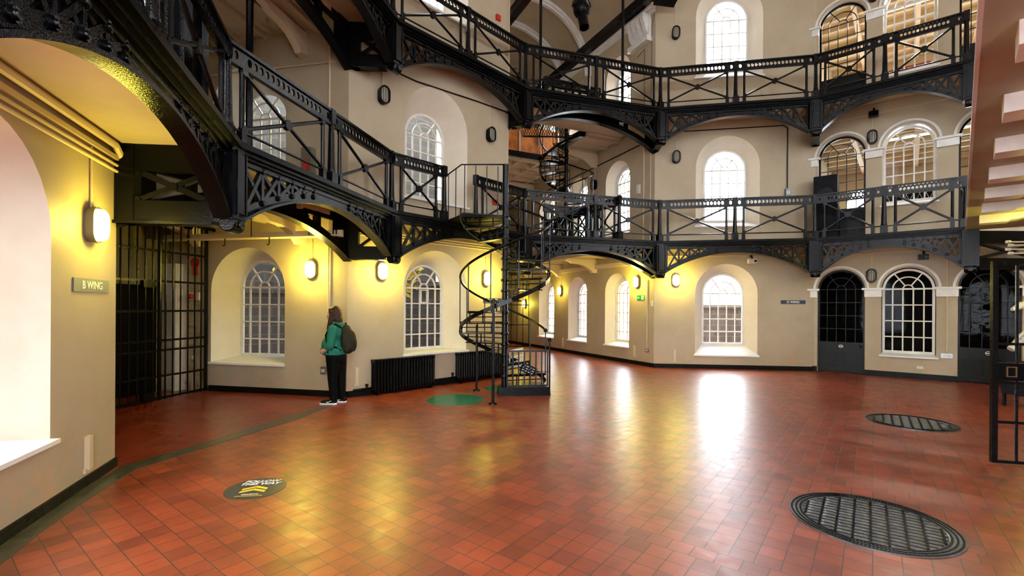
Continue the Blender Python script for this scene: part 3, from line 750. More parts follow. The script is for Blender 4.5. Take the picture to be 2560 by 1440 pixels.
# bridge slab overhead at right: rim runs from the gallery corner over the freestanding gate
e = empty('overhead_walkway', (6.5, 5.5, 3.3)); tag(e, 'cream-soffited overhead walkway with shaped consoles at top right', 'walkway')
r0, r1 = Vector((9.46, 9.85, 0)), Vector((1.45, 1.42, 0)); dr = (r1-r0).normalized(); nr = Vector((-dr.y, dr.x, 0))
if nr.x < 0: nr = -nr
fR = Fr((r0.x, r0.y), (dr.x, dr.y)); LR = (r1-r0).length
sgn = 1 if fR.N.dot(nr) > 0 else -1
m = M()
p = [(r0.x, r0.y), (r1.x, r1.y), (r1.x+nr.x*4.2, r1.y+nr.y*4.2), (r0.x+nr.x*1.6, r0.y+nr.y*1.6)]
s_ = slab(p, 3.32, 0.04); m.add(s_.v, s_.f); part(m, 'soffit', mat('walkway_soffit_paint', (0.42, 0.42, 0.31), 0.6, noise=0.15, nscale=3, bump=0.2, bscale=8), e)
m = M(); fR.box(m, -0.05, LR, -0.012, 0.012, 3.272, 3.34); part(m, 'metal_rim', mat('pale_edge_rim', (0.75, 0.78, 0.82), 0.25, bump=0.6, bscale=40), e)
for k in range(7):
    t = 1.95+k*1.28
    if t < LR:
        m = M(); out = [(0.16, 3.28), (0.16, 3.14), (0.50, 3.14), (0.54, 3.165), (0.62, 3.17), (0.72, 3.20), (0.95, 3.22), (1.3, 3.22), (1.7, 3.19), (2.1, 3.12), (2.5, 3.0), (3.2, 2.92), (3.2, 3.28)]
        if sgn < 0: f2 = lambda n, zz, tt: fR(tt, -n, zz)
        else: f2 = lambda n, zz, tt: fR(tt, n, zz)
        kk = len(out); vs_ = [f2(n, zz, t-0.14) for n, zz in out]+[f2(n, zz, t+0.14) for n, zz in out]
        m.add(vs_, [tuple(range(kk)), tuple(range(kk, 2*kk))[::-1]]+[(i, i+kk, (i+1) % kk+kk, (i+1) % kk) for i in range(kk)])
        part(m, 'console', WHITE, e)

e = empty('ceiling_lamp', (8.4, 7.2, 3.2)); tag(e, 'lit oval lamp under the overhead walkway at the right edge', 'lamp')
m = M(); m.lathe([(0.13, 0.0), (0.13, 0.06), (0.11, 0.08)], (8.4, 7.2, 3.28), (1, 0, 0), (0, -1, 0), (0, 0, -1), 16); part(m, 'housing', HOUSE, e)
m = M(); m.lathe([(0.11, 0.06), (0.09, 0.11), (0.0, 0.13)], (8.4, 7.2, 3.28), (1, 0, 0), (0, -1, 0), (0, 0, -1), 16); part(m, 'lens', LENS, e)
l = bpy.data.lights.new('lamp_light', 'POINT'); l.energy = 40; l.color = (1.0, 0.82, 0.08); l.shadow_soft_size = 0.09
lo = bpy.data.objects.new('lamp_light', l); COL.objects.link(lo); lo.location = (8.4, 7.2, 2.95); lo.parent = e; lo.matrix_parent_inverse = Matrix.Translation(-wloc(e))

# C wing: upper bridge with orange boards
fX = Fr(tuple(midC+axC*3.9-acC*2.1)[:2], (0.903, 0.43))
e = empty('wing_bridge', fX(2.0, 0, 6.7)); tag(e, 'cream beamed bridge floor with black edge, high in C wing behind the upper stair', 'bridge')
m = M(); fX.box(m, 0.1, 3.87, -6.0, -0.05, 6.68, 6.74)
for k in range(9): fX.box(m, 0.1, 3.87, -6.0+k*0.72, -5.9+k*0.72, 6.52, 6.68)
for k in range(1, 6): fX.box(m, k*0.75, k*0.75+0.09, -6.0, -0.05, 6.56, 6.70)
part(m, 'joists', SOFF, e)
m = M(); fX.box(m, 0.1, 3.9, -0.06, 0.0, 6.6, 6.78); part(m, 'edge_beam', IRON2, e)
e = empty('hoarding', fX(1.2, -0.2, 6.78)); tag(e, 'orange-brown mottled hoarding boards with white posts on the high C wing bridge', 'hoarding')
m = M(); fX.box(m, 0.1, 3.75, -0.28, -0.25, 6.78, 7.75); part(m, 'board', ORANGE, e)
for k in range(1, 6):
    m = M(); fX.box(m, -0.05+k*0.75, 0.0+k*0.75, -0.25, -0.2, 6.78, 7.8); part(m, 'post', PLAST, e)

# D wing interior behind the screen
fd = fD
def dbox(name, z0, z1, material, kw=None):
    m = M(); a, b, c, d = fd(-0.3, -0.31, 0), fd(LD+0.3, -0.31, 0), fd(LD+0.3, -6.5, 0), fd(-0.3, -6.5, 0)
    for p, q in ((b, c), (c, d), (d, a)):
        p = Vector((p.x, p.y, 0)); q = Vector((q.x, q.y, 0)); m.quad(p+Vector((0, 0, z0)), q+Vector((0, 0, z0)), q+Vector((0, 0, z1)), p+Vector((0, 0, z1)))
    struct(m, name, material)
DARKW = mat('shade_dark_wing_paint', (0.10, 0.085, 0.06), 0.7)  # dark colour paints in the gloom of the unlit ground-floor room
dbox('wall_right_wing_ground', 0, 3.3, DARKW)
m = M(); a, b = fd(-0.3, -6.5, 0), fd(LD+0.3, -6.5, 0); fF = Fr((a.x, a.y), fd.d)
wall_face(m, fF, 0, LD+0.6, 3.3, TOP-0.9, [(1.0, 0.55, 4.2+k*STOREY, 5.4+k*STOREY, 0.55) for k in (0, 1)]+[(3.4, 0.55, 4.2+k*STOREY, 5.4+k*STOREY, 0.55) for k in (0, 1)])
for t_ in (-0.3, LD+0.3): m.quad(fd(t_, -0.31, 3.3), fd(t_, -6.5, 3.3), fd(t_, -6.5, TOP-0.9), fd(t_, -0.31, TOP-0.9))
struct(m, 'wall_right_wing_upper', WALL)
for k_, z_ in enumerate((6.35, 9.95)):  # strip lights added to brighten the upper D wing rooms
    e = empty('added_strip_light', fd(2.0, -2.2, z_)); tag(e, 'added warm strip light under the %s ceiling inside D wing' % ('first-floor', 'top-floor')[k_], 'lamp')
    m = M(); fd.box(m, 0.9, 3.1, -2.26, -2.14, z_, z_+0.06); part(m, 'housing', PLAST, e)
    m = M(); m.tube([fd(0.95, -2.2, z_-0.02), fd(3.05, -2.2, z_-0.02)], 0.025, 8); part(m, 'tube', LENS, e)
    l = bpy.data.lights.new('added_strip_glow', 'AREA'); l.shape = 'RECTANGLE'; l.size = 2.1; l.size_y = 0.08; l.energy = 170; l.color = (1.0, 0.90, 0.74)
    lo = bpy.data.objects.new('added_strip_glow', l); COL.objects.link(lo); lo.location = fd(2.0, -2.2, z_-0.06); lo.rotation_euler = (0, 0, math.atan2(fd.d[1], fd.d[0])); lo.parent = e; lo.matrix_parent_inverse = Matrix.Translation(-wloc(e))
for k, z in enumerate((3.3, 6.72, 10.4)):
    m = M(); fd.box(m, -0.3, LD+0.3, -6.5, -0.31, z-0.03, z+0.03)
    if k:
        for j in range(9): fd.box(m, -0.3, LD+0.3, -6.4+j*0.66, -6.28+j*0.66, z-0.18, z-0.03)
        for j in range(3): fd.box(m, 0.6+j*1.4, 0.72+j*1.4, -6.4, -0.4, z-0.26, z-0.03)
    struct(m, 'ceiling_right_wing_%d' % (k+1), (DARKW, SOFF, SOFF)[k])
# cage screen seen through the middle window of D wing, upper storey
for k, (z0, z1) in enumerate(((3.34, 5.0),)):
    e = empty('mesh_screen', fd(2.4, -2.6, z0)); tag(e, 'diamond mesh security screen inside D wing behind the lower gallery window', 'screen')
    m = M(); fd.box(m, 1.2, 4.3, -2.72, -2.66, z0, z1-0.1); part(m, 'dark_backing', SPKR, e)
    m = M()
    for j in range(22):
        t = 1.2+j*0.14
        for s_ in (-1, 1): m.tube([fd(t, -2.62, z0), fd(t+s_*0.7, -2.62, z1)], 0.006, 4, cap=False)
    part(m, 'mesh', SOCK, e)
    m = M(); fd.box(m, 1.2, 4.3, -2.65, -2.55, z1, z1+0.14); fd.box(m, 1.2, 4.3, -2.65, -2.55, z1-0.6, z1-0.5); part(m, 'rail', CREAMW, e)
m = M(); fd.box(m, 1.45, 2.3, -1.6, -1.55, 7.72, 8.02); o = m.build('banner', mat('dark_red_banner', (0.25, 0.02, 0.03), 0.6)); tag(o, 'dark red banner inside D wing behind the upper gallery window', 'banner')
m = M(); fd.box(m, 0.85, 1.1, -1.6, -1.55, 7.6, 7.85); o = m.build('banner', bpy.data.materials['dark_red_banner']); tag(o, 'small dark red banner inside D wing behind the upper left door glass', 'banner')

# doors and windows of the D screen
def half_door(fr, tc, hw, z, label, dark=True, body=True):
    WD = DOORM
    DN[0] += 1
    e = empty('door_%d' % DN[0], fr(tc, -0.14, z)); e['kind'] = 'structure'
    n = -0.16; zs = z+0.78; zp = z+2.13; ra = hw
    m = M(); fr.box(m, tc-hw, tc+hw, n-0.03, n+0.02, z+0.01, zs)
    lf = part(m, 'door_leaf', WD, e)
    for s_ in (-1, 1):
        m = M(); c = tc+s_*hw*0.47; ribbon(m, fr, [(c-0.17, z+0.14), (c+0.17, z+0.14), (c+0.17, z+0.52), (c-0.17, z+0.52)], 0.03, n+0.018, n+0.04, True)
        fr.box(m, c-0.13, c+0.13, n+0.015, n+0.03, z+0.18, z+0.48); part(m, 'panel', WD, lf)
    m = M(); ribbon(m, fr, outline(tc, hw-0.02, zs, zp, ra-0.02), 0.05, n-0.03, n+0.03)
    for i in (1, 2, 3, 4):
        t = tc-hw+2*hw*i/5; ribbon(m, fr, [(t, zs), (t, zp)], 0.016, n-0.015, n+0.015)
    for j in range(1, 5):
        zz = zs+(zp-zs)*j/4; ribbon(m, fr, [(tc-hw, zz), (tc+hw, zz)], 0.016, n-0.015, n+0.015)
    ribbon(m, fr, arc(tc, zp, hw*0.2, PI, 0, 10), 0.016, n-0.015, n+0.015); ribbon(m, fr, arc(tc, zp, hw*0.6, PI, 0, 14), 0.016, n-0.015, n+0.015)
    for a in (55, 125):
        c, s_ = math.cos(math.radians(a)), math.sin(math.radians(a)); ribbon(m, fr, [(tc+hw*0.2*c, zp+ra*0.2*s_), (tc+hw*c, zp+ra*s_)], 0.016, n-0.015, n+0.015)
    part(m, 'glazing_bars', IRON2, e)
    g = M(); o = outline(tc, hw, zs, zp, ra); g.add([fr(t, n-0.005, zz) for t, zz in o], [tuple(range(len(o)))]); part(g, 'pane', DGLASS if z < 1 else GLASS, e)
    m = M(); m.lathe([(0.0, 0.05), (0.02, 0.045), (0.028, 0.03), (0.012, 0.012), (0.02, 0.0)][::-1], fr(tc+hw*0.82, n+0.02, z+0.68), fr.T, fr.Z, fr.N, 12); part(m, 'door_knob', IRON, lf)
    if z < 1:
        m = M(); c = fr(tc, n+0.022, z+0.67); ribbon(m, fr, [(tc+0.04*math.cos(2*PI*k/20), z+0.67+0.04*math.sin(2*PI*k/20)) for k in range(20)], 0.009, n+0.021, n+0.025, True)
        fr.box(m, tc-0.05, tc+0.05, n+0.021, n+0.026, z+0.659, z+0.681); part(m, 'roundel', SIGNW, lf)
DN = [0]
for k in range(3):
    z = STOREY*k; half_door(fD, 0.56, 0.50, z, ''); half_door(fD, 3.24, 0.50, z, '')
    zs = (0.52, 4.15, 7.28)[k]
    window(fD, (1.88, 0.50, zs, 2.13+z, 0.50), (1.88, 0.48, zs+0.06, 2.12+z, 0.48), 0.18, 4, glass=DGLASS if k == 0 else GLASS, bar=0.035)

# ------------------------------------------------------------ bulkhead lamps
def bulkhead(fr, t, z, lit, label, n=0.0, cable=0.35, power=50):
    e = empty('bulkhead_lamp', fr(t, n, z)); tag(e, label, 'lamp', 'lit oval bulkhead lamps' if lit else 'unlit caged bulkhead lamps')
    def ov(w_, h_, k=10): 
        r = w_/2; return [(t+r*math.cos(a), z+(h_/2-r)+r*math.sin(a)) for a in [PI*i/k for i in range(k+1)]]+[(t+r*math.cos(a), z-(h_/2-r)+r*math.sin(a)) for a in [PI+PI*i/k for i in range(k+1)]]
    m = M(); m.disc_prism(ov(0.19, 0.32), n+0.0, n+0.075, fr); m.disc_prism(ov(0.205, 0.335), n+0.055, n+0.075, fr); part(m, 'housing', HOUSE if lit else IRON2, e)
    m = M(); a0, a1, a2 = ov(0.165, 0.295), ov(0.15, 0.28), ov(0.10, 0.23); k = len(a0)
    m.add([fr(p[0], n+0.075, p[1]) for p in a0]+[fr(p[0], n+0.115, p[1]) for p in a1]+[fr(p[0], n+0.135, p[1]) for p in a2], [(i, (i+1) % k, (i+1) % k+k, i+k) for i in range(k)]+[(i+k, (i+1) % k+k, (i+1) % k+2*k, i+2*k) for i in range(k)]+[tuple(range(2*k, 3*k))], True)
    part(m, 'lens', LENS if lit else LENSOFF, e)
    if not lit:
        m = M()
        for s_ in (-0.05, 0.0, 0.05): m.tube([fr(t+s_, n+0.14, z-0.12), fr(t+s_, n+0.14, z+0.12)], 0.004, 5)
        ribbon(m, fr, ov(0.19, 0.32), 0.02, n+0.07, n+0.13, True); part(m, 'guard', IRON2, e)
    if cable:
        m = M(); m.tube([fr(t, n+0.015, z+0.16), fr(t, n+0.015, z+0.16+cable)], 0.010, 6); part(m, 'conduit', PIPEM, e)
    if lit:
        l = bpy.data.lights.new('lamp_light', 'POINT'); l.energy = power; l.color = (1.0, 0.82, 0.08); l.shadow_soft_size = 0.09
        lo = bpy.data.objects.new('lamp_light', l); COL.objects.link(lo); lo.location = fr(t, n+0.24, z)
        lo.parent = e; lo.matrix_parent_inverse = Matrix.Translation(-wloc(e))
bulkhead(fL, -0.52, 2.37, True, 'lit oval bulkhead lamp on the left wall above the B WING sign', cable=0.62, power=26)
bulkhead(fB, -0.70, 2.29, True, 'lit oval bulkhead lamp above the person, right of the arched window by the gate')
bulkhead(fBC, 0.66, 2.29, True, 'lit oval bulkhead lamp above the left radiator')
bulkhead(fBC, 3.29, 2.27, True, 'lit oval bulkhead lamp above the C WING sign')
bulkhead(fCD, 0.57, 2.38, True, 'lit oval bulkhead lamp on the wall just right of the C wing corner')
bulkhead(fC, -0.66, 2.36, True, 'lit oval bulkhead lamp above the green exit sign')
bulkhead(fC, -4.84, 2.22, True, 'lit oval bulkhead lamp between the two farther C wing windows', power=20)
bulkhead(fBC, 0.66, 5.59, False, 'unlit caged bulkhead lamp left of the big window on the lower gallery', cable=0.5)
bulkhead(fBC, 3.38, 5.56, False, 'unlit caged bulkhead lamp right of the big window on the lower gallery', cable=0.6)
bulkhead(fCD, 0.55, 5.71, False, 'unlit caged bulkhead lamp left of the middle window at lower gallery level')
bulkhead(fCD, 0.52, 9.07, False, 'unlit caged bulkhead lamp beside the topmost bright window', cable=0.9)
bulkhead(fD, 1.19, 2.45, False, 'unlit caged bulkhead lamp between the ground-floor D wing door and window')
bulkhead(fD, 1.19, 5.85, False, 'unlit caged bulkhead lamp between the D wing arches at lower gallery level')
bulkhead(fD, 1.19, 9.35, False, 'unlit caged bulkhead lamp between the D wing arches at the very top')
bulkhead(fC, -2.75, 5.62, False, 'unlit caged bulkhead lamp in C wing left of the lower gallery window')

# ------------------------------------------------------------ signs
def wing_sign(fr, t0, t1, z0, z1, body, plate, label):
    e = empty('wing_sign', fr((t0+t1)/2, 0, z0)); tag(e, label, 'sign')
    m = M(); fr.box(m, t0, t1, 0.0, 0.012, z0, z1); part(m, 'plate', plate, e)
    text_mesh(body, (z1-z0)*0.82, fr((t0+t1)/2, 0.0135, (z0+z1)/2), fr.T, fr.Z, 'lettering', SIGNW, e, bold=0.002)
wing_sign(fL, -0.79, -0.17, 1.755, 1.875, 'B WING', SIGNG, 'grey wall sign reading B WING under the left lamp')
wing_sign(fBC, 3.23, 3.80, 1.73, 1.83, 'C WING', SIGNB, 'navy wall sign reading C WING behind the spiral stair')
wing_sign(fCD, 3.26, 3.87, 1.75, 1.85, 'D WING', SIGNB, 'navy wall sign reading D WING left of the dark doors')
e = empty('exit_sign', fC(-0.53, 0, 1.85)); tag(e, 'green emergency exit sign with white arrow and running figure', 'sign')
m = M(); fC.box(m, -0.68, -0.38, 0, 0.012, 1.84, 1.98); part(m, 'plate', EXITG, e)
m = M(); fC.box(m, -0.64, -0.56, 0.013, 0.015, 1.905, 1.92); m.disc_prism([(-0.66, 1.912), (-0.625, 1.945), (-0.625, 1.88)], 0.013, 0.015, fC)
fC.box(m, -0.50, -0.40, 0.013, 0.014, 1.855, 1.965); part(m, 'arrow', SIGNW, e)
m = M(); fC.box(m, -0.465, -0.44, 0.0145, 0.016, 1.89, 1.93); m.lathe([(0.012, 0), (0.012, 0.002)], fC(-0.45, 0.0145, 1.945), fC.T, fC.Z, fC.N, 10)
ribbon(m, fC, [(-0.48, 1.865), (-0.455, 1.895), (-0.43, 1.87)], 0.01, 0.0145, 0.016); part(m, 'running_figure', EXITG, e)

# ------------------------------------------------------------ conduits and small wall fittings
def conduit(pts, r, label, material=None, name='conduit', cat='pipe', group=None):
    m = M(); m.tube(pts, r, 8); o = m.build(name, material or PIPEM); tag(o, label, cat, group); return o
for k, z in enumerate((2.98, 3.04)):
    conduit([fL(-4.1, 0.03+0.0*k, z), fL(-0.05, 0.03, z), fL(0.02, 0.05, z-0.02), Vector((-4.35, 5.7, z-0.1)), Vector((-5.4, 6.6, z-0.1))], 0.016, '%s cream conduit of the pair running along the left wall' % ('lower', 'upper')[k])
conduit([fL(-4.1, 0.05, 3.22), fL(-0.15, 0.05, 3.22), fL(-0.02, 0.06, 3.1), Vector((-4.2, 5.2, 2.85))], 0.035, 'thick cream pipe along the top of the left wall')
m = M(); fL.box(m, -4.1, 0.0, 0, 0.05, 3.09, 3.13); struct(m, 'trim_1', PIPEM)
conduit([fB(-0.36, 0.03, 0.5), fB(-0.36, 0.03, 3.2)], 0.016, 'vertical cream conduit behind the person from floor to gallery', group=None)
conduit([fB(-0.36, 0.03, 3.36), fB(-0.36, 0.03, 6.6)], 0.016, 'vertical cream conduit in B wing at lower gallery level')
conduit([fB(-4.4, 0.02, 6.02), fB(-0.25, 0.02, 6.02)], 0.014, 'horizontal cream conduit above the B wing gallery window')
conduit([fBC(0.05, 0.02, 6.3), fBC(0.4, 0.02, 6.3), fBC(0.4, 0.02, 5.9)], 0.012, 'short cream conduit drop beside the caged lamp left of the gallery window')
conduit([fBC(0.05, 0.02, 6.2), fBC(1.4, 0.02, 6.12), fBC(3.0, 0.02, 6.22), fBC(3.95, 0.02, 6.25)], 0.014, 'black cable running above the big lower gallery window', IRON2, 'cable', 'cable')
for k in range(3):
    conduit([fBC(0.2, 0.02, 2.93+0.05*k), fBC(3.95, 0.02, 2.93+0.05*k)], 0.013, '%s of three cream conduits over the window above the radiators' % ('lowest', 'middle', 'top')[k])
conduit([fCD(0.05, 0.02, 3.03), fCD(4.0, 0.02, 3.03)], 0.012, 'horizontal cream conduit above the window left of the D WING sign')
conduit([fCD(0.05, 0.02, 6.40), fCD(3.3, 0.02, 6.47), fCD(3.4, 0.02, 6.40), fCD(3.4, 0.02, 4.75)], 0.014, 'black cable dropping to a socket right of the middle window', IRON2, 'cable', 'cable')
conduit([fC(-0.25, 0.02, 0.5), fC(-0.25, 0.02, 2.4)], 0.014, 'vertical cream conduit at the C wing corner down to the steel socket')
conduit([fC(-0.42, 0.02, 3.4), fC(-0.42, 0.02, 6.2)], 0.018, 'vertical cream pipe at lower gallery level right of the C wing window')
conduit([fC(-0.15, 0.02, 3.4), fC(-0.15, 0.02, 6.4)], 0.012, 'thin cream pipe on the C wing corner at lower gallery level')
conduit([fC(-0.42, 0.02, 6.8), fC(-0.42, 0.02, 8.9), fC(-0.7, 0.02, 8.8)], 0.014, 'brown hooked pipe below the white corbel at top', HOUSE)
conduit([fC(-0.15, 0.02, 6.8), fC(-0.12, 0.02, 9.4), fC(-0.03, 0.02, 9.7)], 0.012, 'thin pipe beside the white corbel at top', HOUSE)
conduit([fC(-12, 0.02, 5.95), fC(-0.6, 0.02, 6.25)], 0.016, 'black cable running down C wing above the windows', IRON2, 'cable', 'cable')
conduit([fD(-0.1, 0.02, 3.0), fD(3.9, 0.02, 3.0)], 0.012, 'horizontal cream conduit above the ground-floor D wing arches')
conduit([fD(2.56, 0.03, 0.62), fD(2.56, 0.03, 2.95)], 0.014, 'vertical cream conduit between the D wing window and right door')
conduit([fD(-0.1, 0.02, 6.42), fD(3.9, 0.02, 6.42)], 0.010, 'thin conduit above the D wing arches at lower gallery level')
conduit([fBC(3.98, 0.03, 6.9), fBC(3.98, 0.03, 10.8)], 0.012, 'thin vertical pipe at the top corner left of the C wing vault')
def trunk(fr, t0, t1, n0, n1, z0, z1, label, material=None, name='cable_trunking', cat='trunking'):
    m = M(); fr.box(m, t0, t1, n0, n1, z0, z1); o = m.build(name, material or CREAMW); tag(o, label, cat); return o
trunk(fC, -9.0, -0.55, 0.0, 0.10, 2.86, 2.98, 'cream trunking sloping in view above the C wing windows')
e = empty('cable_tray', fB(-1.9, 0.35, 2.85)); tag(e, 'long cream cable tray hung on rods across B wing above the window', 'tray')
m = M(); fB.box(m, -3.6, 0.1, 0.3, 0.34, 2.82, 2.94); fB.box(m, -3.6, 0.1, 0.34, 0.5, 2.82, 2.84); part(m, 'tray', CREAMW, e)
for t in (-3.0, -1.65, -0.5):
    m = M(); m.tube([fB(t, 0.4, 2.84), fB(t, 0.4, 3.2)], 0.008, 6); part(m, 'hanger_rod', IRON2, e)
for t in (-2.1, -1.2):
    m = M(); m.tube([fB(t, 0.5, 2.82), fB(t, 0.5, 2.72), fB(t, 0.52, 2.68), fB(t-0.02, 0.54, 2.70)], 0.010, 6); part(m, 'hook', IRON2, e)
def plate(fr, t, z, w_, h, label, material=SOCK, name='socket', cat='socket', d=0.03, extra=None):
    e = empty(name, fr(t, 0, z)); tag(e, label, cat)
    m = M(); fr.box(m, t-w_/2, t+w_/2, 0, d, z-h/2, z+h/2); part(m, 'box', material, e)
    m = M(); fr.box(m, t-w_*0.3, t-w_*0.05, d, d+0.006, z-h*0.2, z+h*0.2); fr.box(m, t+w_*0.08, t+w_*0.3, d, d+0.006, z-h*0.2, z+h*0.2); part(m, 'switch', extra or PLAST, e)
plate(fB, -0.46, 0.47, 0.10, 0.14, 'steel double socket on the wall behind the knees of the person')
plate(fC, -0.25, 0.44, 0.14, 0.10, 'steel double socket low at the C wing corner')
plate(fC, -0.06, 1.75, 0.07, 0.16, 'small cream switch box on the C wing corner below the lamp', PLAST)
plate(fD, 2.56, 0.58, 0.2, 0.11, 'steel double socket between the D wing window and right door')
plate(fD, 2.10, 0.27, 0.12, 0.06, 'capped wall sockets under the D wing window', PLAST)
plate(fCD, 3.40, 4.68, 0.12, 0.22, 'blue grey isolator box at the end of the black cable', STEEL, 'isolator', 'switch', 0.08)
plate(fC, -0.62, 5.0, 0.10, 0.26, 'cream junction box on the C wing wall at lower gallery level', PLAST, 'junction_box', 'box', 0.07)
plate(fB, -0.75, 4.1, 0.2, 0.75, 'grey electrical cabinet on the B wing wall behind the gallery railing', HOUSE, 'electrical_cabinet', 'cabinet', 0.14, RED)
for fr, t, z, lb in ((fL, -0.55, 0.29, 'left wall under the B WING sign'), (fBC, 0.17, 0.36, 'wall between the person and the left radiator'), (fC, -0.78, 0.38, 'C wing wall left of the steel socket'), (fCD, 0.55, 0.33, 'wall left of the white sill, under the lit lamp'), (fC, -4.7, 0.35, 'C wing wall between the farther windows')):
    e = empty('wall_vent', fr(t, 0, z)); tag(e, 'cream fixing strip low on the %s' % lb, 'fitting', 'narrow fixing strips')
    m = M(); fr.box(m, t-0.03, t+0.03, 0, 0.04, z-0.14, z+0.16); part(m, 'strip', PIPEM, e)
    m = M(); fr.box(m, t-0.05, t+0.05, 0, 0.02, z-0.17, z-0.13); part(m, 'foot', PIPEM, e)
for fr, t, z, lb, n in ((fCD, 2.48, 2.87, 'above the window left of the D WING sign', 'w'), (fD, 2.15, 2.84, 'above the D wing window on the ground floor', 'b'), (fD, 1.22, 6.38, 'high between the D wing arches', 'b')):
    e = empty('security_camera', fr(t, 0.1, z)); tag(e, '%s security camera %s' % ('white' if n == 'w' else 'black', lb), 'camera')
    m = M(); m.tube([fr(t, 0.0, z+0.15), fr(t, 0.12, z+0.15), fr(t, 0.16, z+0.08)], 0.022, 8); part(m, 'arm', IRON2, e)
    m = M(); fr.box(m, t-0.10, t+0.09, 0.08, 0.24, z-0.06, z+0.06); part(m, 'body', PLAST if n == 'w' else IRON2, e)
    m = M(); m.lathe([(0.03, 0), (0.03, 0.02), (0.018, 0.02)], fr(t+0.05, 0.24, z), fr.T, fr.Z, fr.N, 12); part(m, 'lens', IRON, e)
for fr, t, z, lb in ((fBC, 3.62, 8.35, 'on the wall at upper gallery level'), (fBC, 3.55, 4.05, 'on the wall behind the spiral stair landing rail')):
    e = empty('call_point', fr(t, 0, z)); tag(e, 'small red fire alarm box %s' % lb, 'alarm')
    m = M(); fr.box(m, t-0.06, t+0.06, 0, 0.06, z-0.06, z+0.06); part(m, 'box', RED, e)
    m = M(); m.tube([fr(t, 0.02, z-0.06), fr(t, 0.02, z-0.6)], 0.006, 6); part(m, 'wire', PIPEM, e)

# radiators
def radiator(fr, t0, t1, z0, z1, label):
    e = empty('radiator', fr((t0+t1)/2, 0.12, 0)); tag(e, label, 'radiator', 'black column radiators')
    m = M(); n = int((t1-t0)/0.062)
    for k in range(n):
        t = t0+(k+0.5)*(t1-t0)/n
        for nn in (0.07, 0.13, 0.19):
            m.tube([fr(t, nn, z0+0.03), fr(t, nn, z1-0.03)], 0.018, 6)
        fr.box(m, t-0.02, t+0.02, 0.055, 0.205, z1-0.07, z1-0.01); fr.box(m, t-0.02, t+0.02, 0.055, 0.205, z0+0.01, z0+0.07)
    part(m, 'columns', IRON2, e)
    for t in (t0+0.1, t1-0.1):
        m = M(); fr.box(m, t-0.02, t+0.02, 0.06, 0.2, 0, z0+0.03); part(m, 'foot', IRON2, e)
    m = M(); m.tube([fr(t0-0.02, 0.12, z0+0.06), fr(t0-0.1, 0.12, z0+0.06), fr(t0-0.1, 0.12, z0+0.14)], 0.018, 8); m.lathe([(0.03, 0), (0.03, 0.04)], fr(t0-0.1, 0.12, z0+0.14), seg=10); part(m, 'valve', IRON2, e)
radiator(fBC, 0.42, 1.78, 0.04, 0.66, 'black column radiator right of the person, under the arched window')
radiator(fBC, 2.38, 3.72, 0.06, 0.66, 'black column radiator behind the spiral stair')
conduit([fBC(0.1, 0.05, 0.12), fBC(3.9, 0.05, 0.12)], 0.022, 'black heating pipe along the skirting joining the two radiators', IRON2)

# ------------------------------------------------------------ gates
fG = Fr((-5.79, 9.01), (0.205, 0.979))     # t negative towards the camera
def gate(fr, bars, zb, zt, rails, heavy, label, rb=0.013):
    e = empty('barred_gate', fr(bars[len(bars)//2], 0, 0)); tag(e, label, 'gate')
    for t in bars:
        m = M(); r = 0.032 if t in heavy else rb
        m.tube([fr(t, 0, zb), fr(t, 0, zt if t not in heavy else zt+0.02)], r, 8); part(m, 'bar', IRON, e)
    for z in rails:
        m = M(); fr.box(m, bars[0]-0.02, bars[-1]+0.02, -0.008, 0.008, z-0.018, z+0.018); part(m, 'rail', IRON, e)
    return e
bars = [-3.55+0.135*k for k in range(19)]+[-1.0]+[-0.89, -0.75, -0.6, -0.45, -0.31, -0.17, -0.06]
e = gate(fG, bars, 0.02, 3.12, (0.05, 0.42, 0.86, 1.03, 1.53, 2.04, 2.55, 3.10), (-1.0, -0.06), 'tall black barred gate closing B wing behind the sign wall')
for z in (1.98, 0.12):
    m = M(); fG.box(m, -1.32, -1.12, -0.03, 0.05, z-0.06, z+0.06); part(m, 'lock_case', IRON, e)
m = M(); m.tube([fG(-1.7, 0.1, 3.14), fG(0.3, 0.1, 3.05)], 0.035, 10); m.lathe([(0.06, 0), (0.06, 0.1)], fG(-0.6, 0.1, 3.05), fG.N, fG.Z, fG.T, 10); part(m, 'top_track', IRON2, e)
# black doorway and grey lining behind the gate
fG2 = Fr(tuple(fB(-3.8, 4.0, 0))[:2], (0.205, 0.979))
GREYW = paint_mat('grey_partition_paint', (0.20, 0.18, 0.13))
m = M(); fG2.box(m, 0, 4.0, -0.1, 0, 0, 3.3); struct(m, 'wall_left_wing_partition', GREYW)
e = empty('dark_double_door', fG2(2.6, 0, 0)); tag(e, 'black double doors in the partition behind the barred gate', 'door')
for k in (0, 1, 2):
    m = M(); fG2.box(m, 0.55+k*1.04, 1.58+k*1.04, 0.0, 0.05, 0, 2.0); part(m, 'door_leaf', IRON2, e)
trunk(fB, -3.8, -3.45, 0.0, 0.22, 0, 2.42, 'pale grey boxed pier behind the right part of the barred gate', PLAST, 'boxed_pier', 'pier')
e = empty('alarm_bell', fB(-3.2, 0, 2.45)); tag(e, 'round red alarm bell behind the barred gate', 'alarm')
m = M(); m.lathe([(0.09, 0), (0.09, 0.03), (0.05, 0.06), (0, 0.065)], fB(-3.2, 0.03, 2.45), fB.T, fB.Z, fB.N, 16); part(m, 'gong', RED, e)
m = M(); fB.box(m, -3.23, -3.17, 0.0, 0.06, 2.2, 2.42); part(m, 'base', RED, e)
e = empty('alarm_beacon', fB(-3.15, 0, 1.8)); tag(e, 'red alarm beacon on a grey box behind the barred gate', 'alarm')
m = M(); fB.box(m, -3.30, -3.12, 0, 0.08, 1.72, 1.88); part(m, 'box', PLAST, e)
